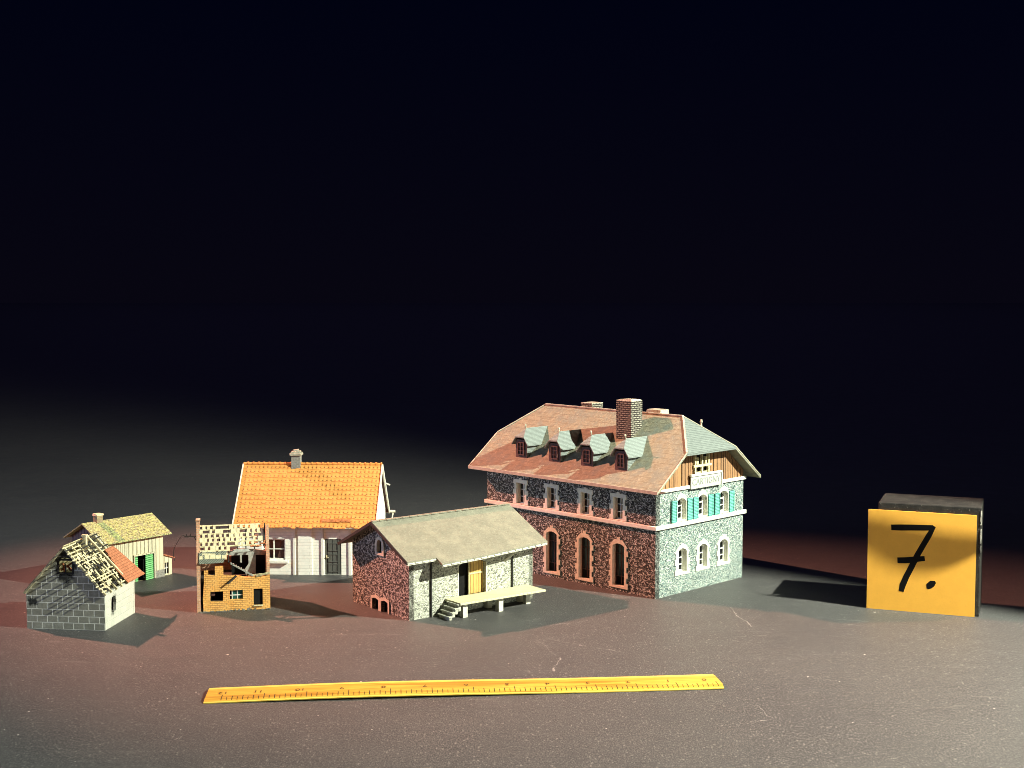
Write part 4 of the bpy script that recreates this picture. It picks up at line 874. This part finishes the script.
for q in range(0, 13):
    cu = bpy.data.curves.new('numeral', 'FONT'); cu.body = str(q); cu.size = 0.62; cu.align_x = 'CENTER'; cu.align_y = 'CENTER'
    tmp = bpy.data.objects.new('numeral', cu); C.objects.link(tmp); bpy.context.view_layer.update()
    me = bpy.data.meshes.new_from_object(tmp.evaluated_get(bpy.context.evaluated_depsgraph_get())); bpy.data.objects.remove(tmp)
    x = X0 - q * UN - (0.42 if 0 < q < 12 else 0.0); x = max(x, 0.85); p = onr(min(x, 30.3), 1.42)
    me.transform(Matrix.Translation((p[0], p[1], p[2] + 0.008)) @ Matrix.Rotation(R(180), 4, 'Z')); me.materials.clear(); me.materials.append(M['ruler_ink'])
    o = bpy.data.objects.new('numeral', me); C.objects.link(o); o.parent = rl

# ------------------------------------------------------------------ lamps
def spot(name, loc, tgt, col, energy, radius, size, blend):
    l = bpy.data.lights.new(name, 'SPOT'); l.color = col; l.energy = energy; l.shadow_soft_size = radius; l.spot_size = R(size); l.spot_blend = blend
    o = bpy.data.objects.new(name, l); C.objects.link(o); o.location = loc
    o.rotation_euler = (Vector(tgt) - Vector(loc)).to_track_quat('-Z', 'Y').to_euler(); return o
WL = Vector((75.0, 68.0, 63.0))
spot('white_lamp', WL, (0, 102, 0), (0.96, 1.0, 0.82), 1450000, 0.5, 100, 0.8)
spot('red_lamp', (-163, 186, 128), (-3, 102, 4), (1.0, 0.375, 0.25), 6800000, 1.2, 21.5, 1.0)
def area(name, loc, tgt, col, energy, size):
    a = bpy.data.lights.new(name, 'AREA'); a.energy = energy; a.color = col; a.size = size
    o = bpy.data.objects.new(name, a); C.objects.link(o); o.location = loc; o.rotation_euler = (Vector(tgt) - Vector(loc)).to_track_quat('-Z', 'Y').to_euler()
area('blue_fill', (-112, 84, 22), (0, 107, 4), (0.44, 0.58, 1.0), 36000, 26)
area('front_fill', (78, 2, 18), (-8, 103, 4), (0.97, 1.0, 0.86), 21500, 24)  # added fill that brightens the front-facing walls
area('far_blue_glow', (0, 2300, 1300), (0, 2301, 0), (0.42, 0.36, 1.0), 1500000, 2600)  # added area light, lifts the far table to the background tone
# unseen flaps added as barn doors of the white lamp: keep its light off the back right of the table
m = MB()
def fp(a, d, z): return (WL.x + d * math.cos(R(a)), WL.y + d * math.sin(R(a)), z)
m.slab([fp(139.8, 10, 43.5), fp(139.8, 10, 56.75), fp(110, 10, 56.75), fp(110, 10, 43.5)], (0.1, 0.1, 0))
tag(m.build('lamp_flap', M['flag']), 'narrow matt black flap, unseen, added to cut the white lamp', 'lamp flap')
m = MB(); m.slab([fp(126, 3, 50), fp(128, 3, 65), fp(60, 3, 65), fp(60, 3, 50)], (0.1, 0.1, 0))
tag(m.build('lamp_flap', M['flag']), 'small matt black flap, unseen, added to soften the cut of the white lamp', 'lamp flap')
# unseen flag, added and cut to the curved card shadow, between the white lamp and the number card
cm = Matrix.Translation((27.06, 101.39, 0)) @ Matrix.Rotation(R(-21.04), 4, 'Z')
sh_ = [(-1.6, 5.1), (-0.4, 4.3), (0.8, 3.55), (2.0, 3.1), (3.2, 2.9), (4.4, 2.95), (5.6, 3.3), (6.8, 3.95), (7.8, 4.6), (8.8, 5.3), (8.8, 6.0), (7, 5.9), (5, 6.0), (3, 6.3), (1, 6.7), (-1.6, 6.9)]
pts = [cm @ Vector((u, 0, z)) for u, z in sh_]; pts = [p + (WL - p) * 0.25 for p in pts]
m = MB(); m.slab(pts, (0.05, 0, 0.05)); tag(m.build('card_shadow_flag', M['flag']), 'unseen round-edged black flag added to cast the curved shadow on the number card', 'light flag')

# ------------------------------------------------------------------ world
w = bpy.data.worlds.new('World'); sc.world = w; w.use_nodes = True
wt = w.node_tree; bg = wt.nodes['Background']
tc = wt.nodes.new('ShaderNodeTexCoord'); sx = wt.nodes.new('ShaderNodeSeparateXYZ'); wt.links.new(tc.outputs['Generated'], sx.inputs[0])
rp = wt.nodes.new('ShaderNodeValToRGB'); wt.links.new(sx.outputs[2], rp.inputs[0])
rp.color_ramp.elements[0].position = 0.0; rp.color_ramp.elements[0].color = (0.0023, 0.0019, 0.0054, 1)
rp.color_ramp.elements[1].position = 0.2; rp.color_ramp.elements[1].color = (0.0005, 0.0009, 0.0054, 1)
wt.links.new(rp.outputs[0], bg.inputs[0])

# ------------------------------------------------------------------ camera
cam = bpy.data.cameras.new('camera'); cam.sensor_fit = 'HORIZONTAL'; cam.sensor_width = 36; cam.lens = 36 * 1348.26 / 1024; cam.clip_start = 1; cam.clip_end = 4000
co = bpy.data.objects.new('camera', cam); C.objects.link(co); co.location = (0, 0, 24.561); co.rotation_euler = (R(90 - 4.184), 0, 0)
sc.camera = co
sc.view_settings.view_transform = 'Standard'; sc.view_settings.look = 'None'; sc.view_settings.exposure = 0; sc.view_settings.gamma = 1
sc.cycles.max_bounces = 4
sc.cycles.pixel_filter_type = 'BLACKMAN_HARRIS'; sc.cycles.filter_width = 0.9
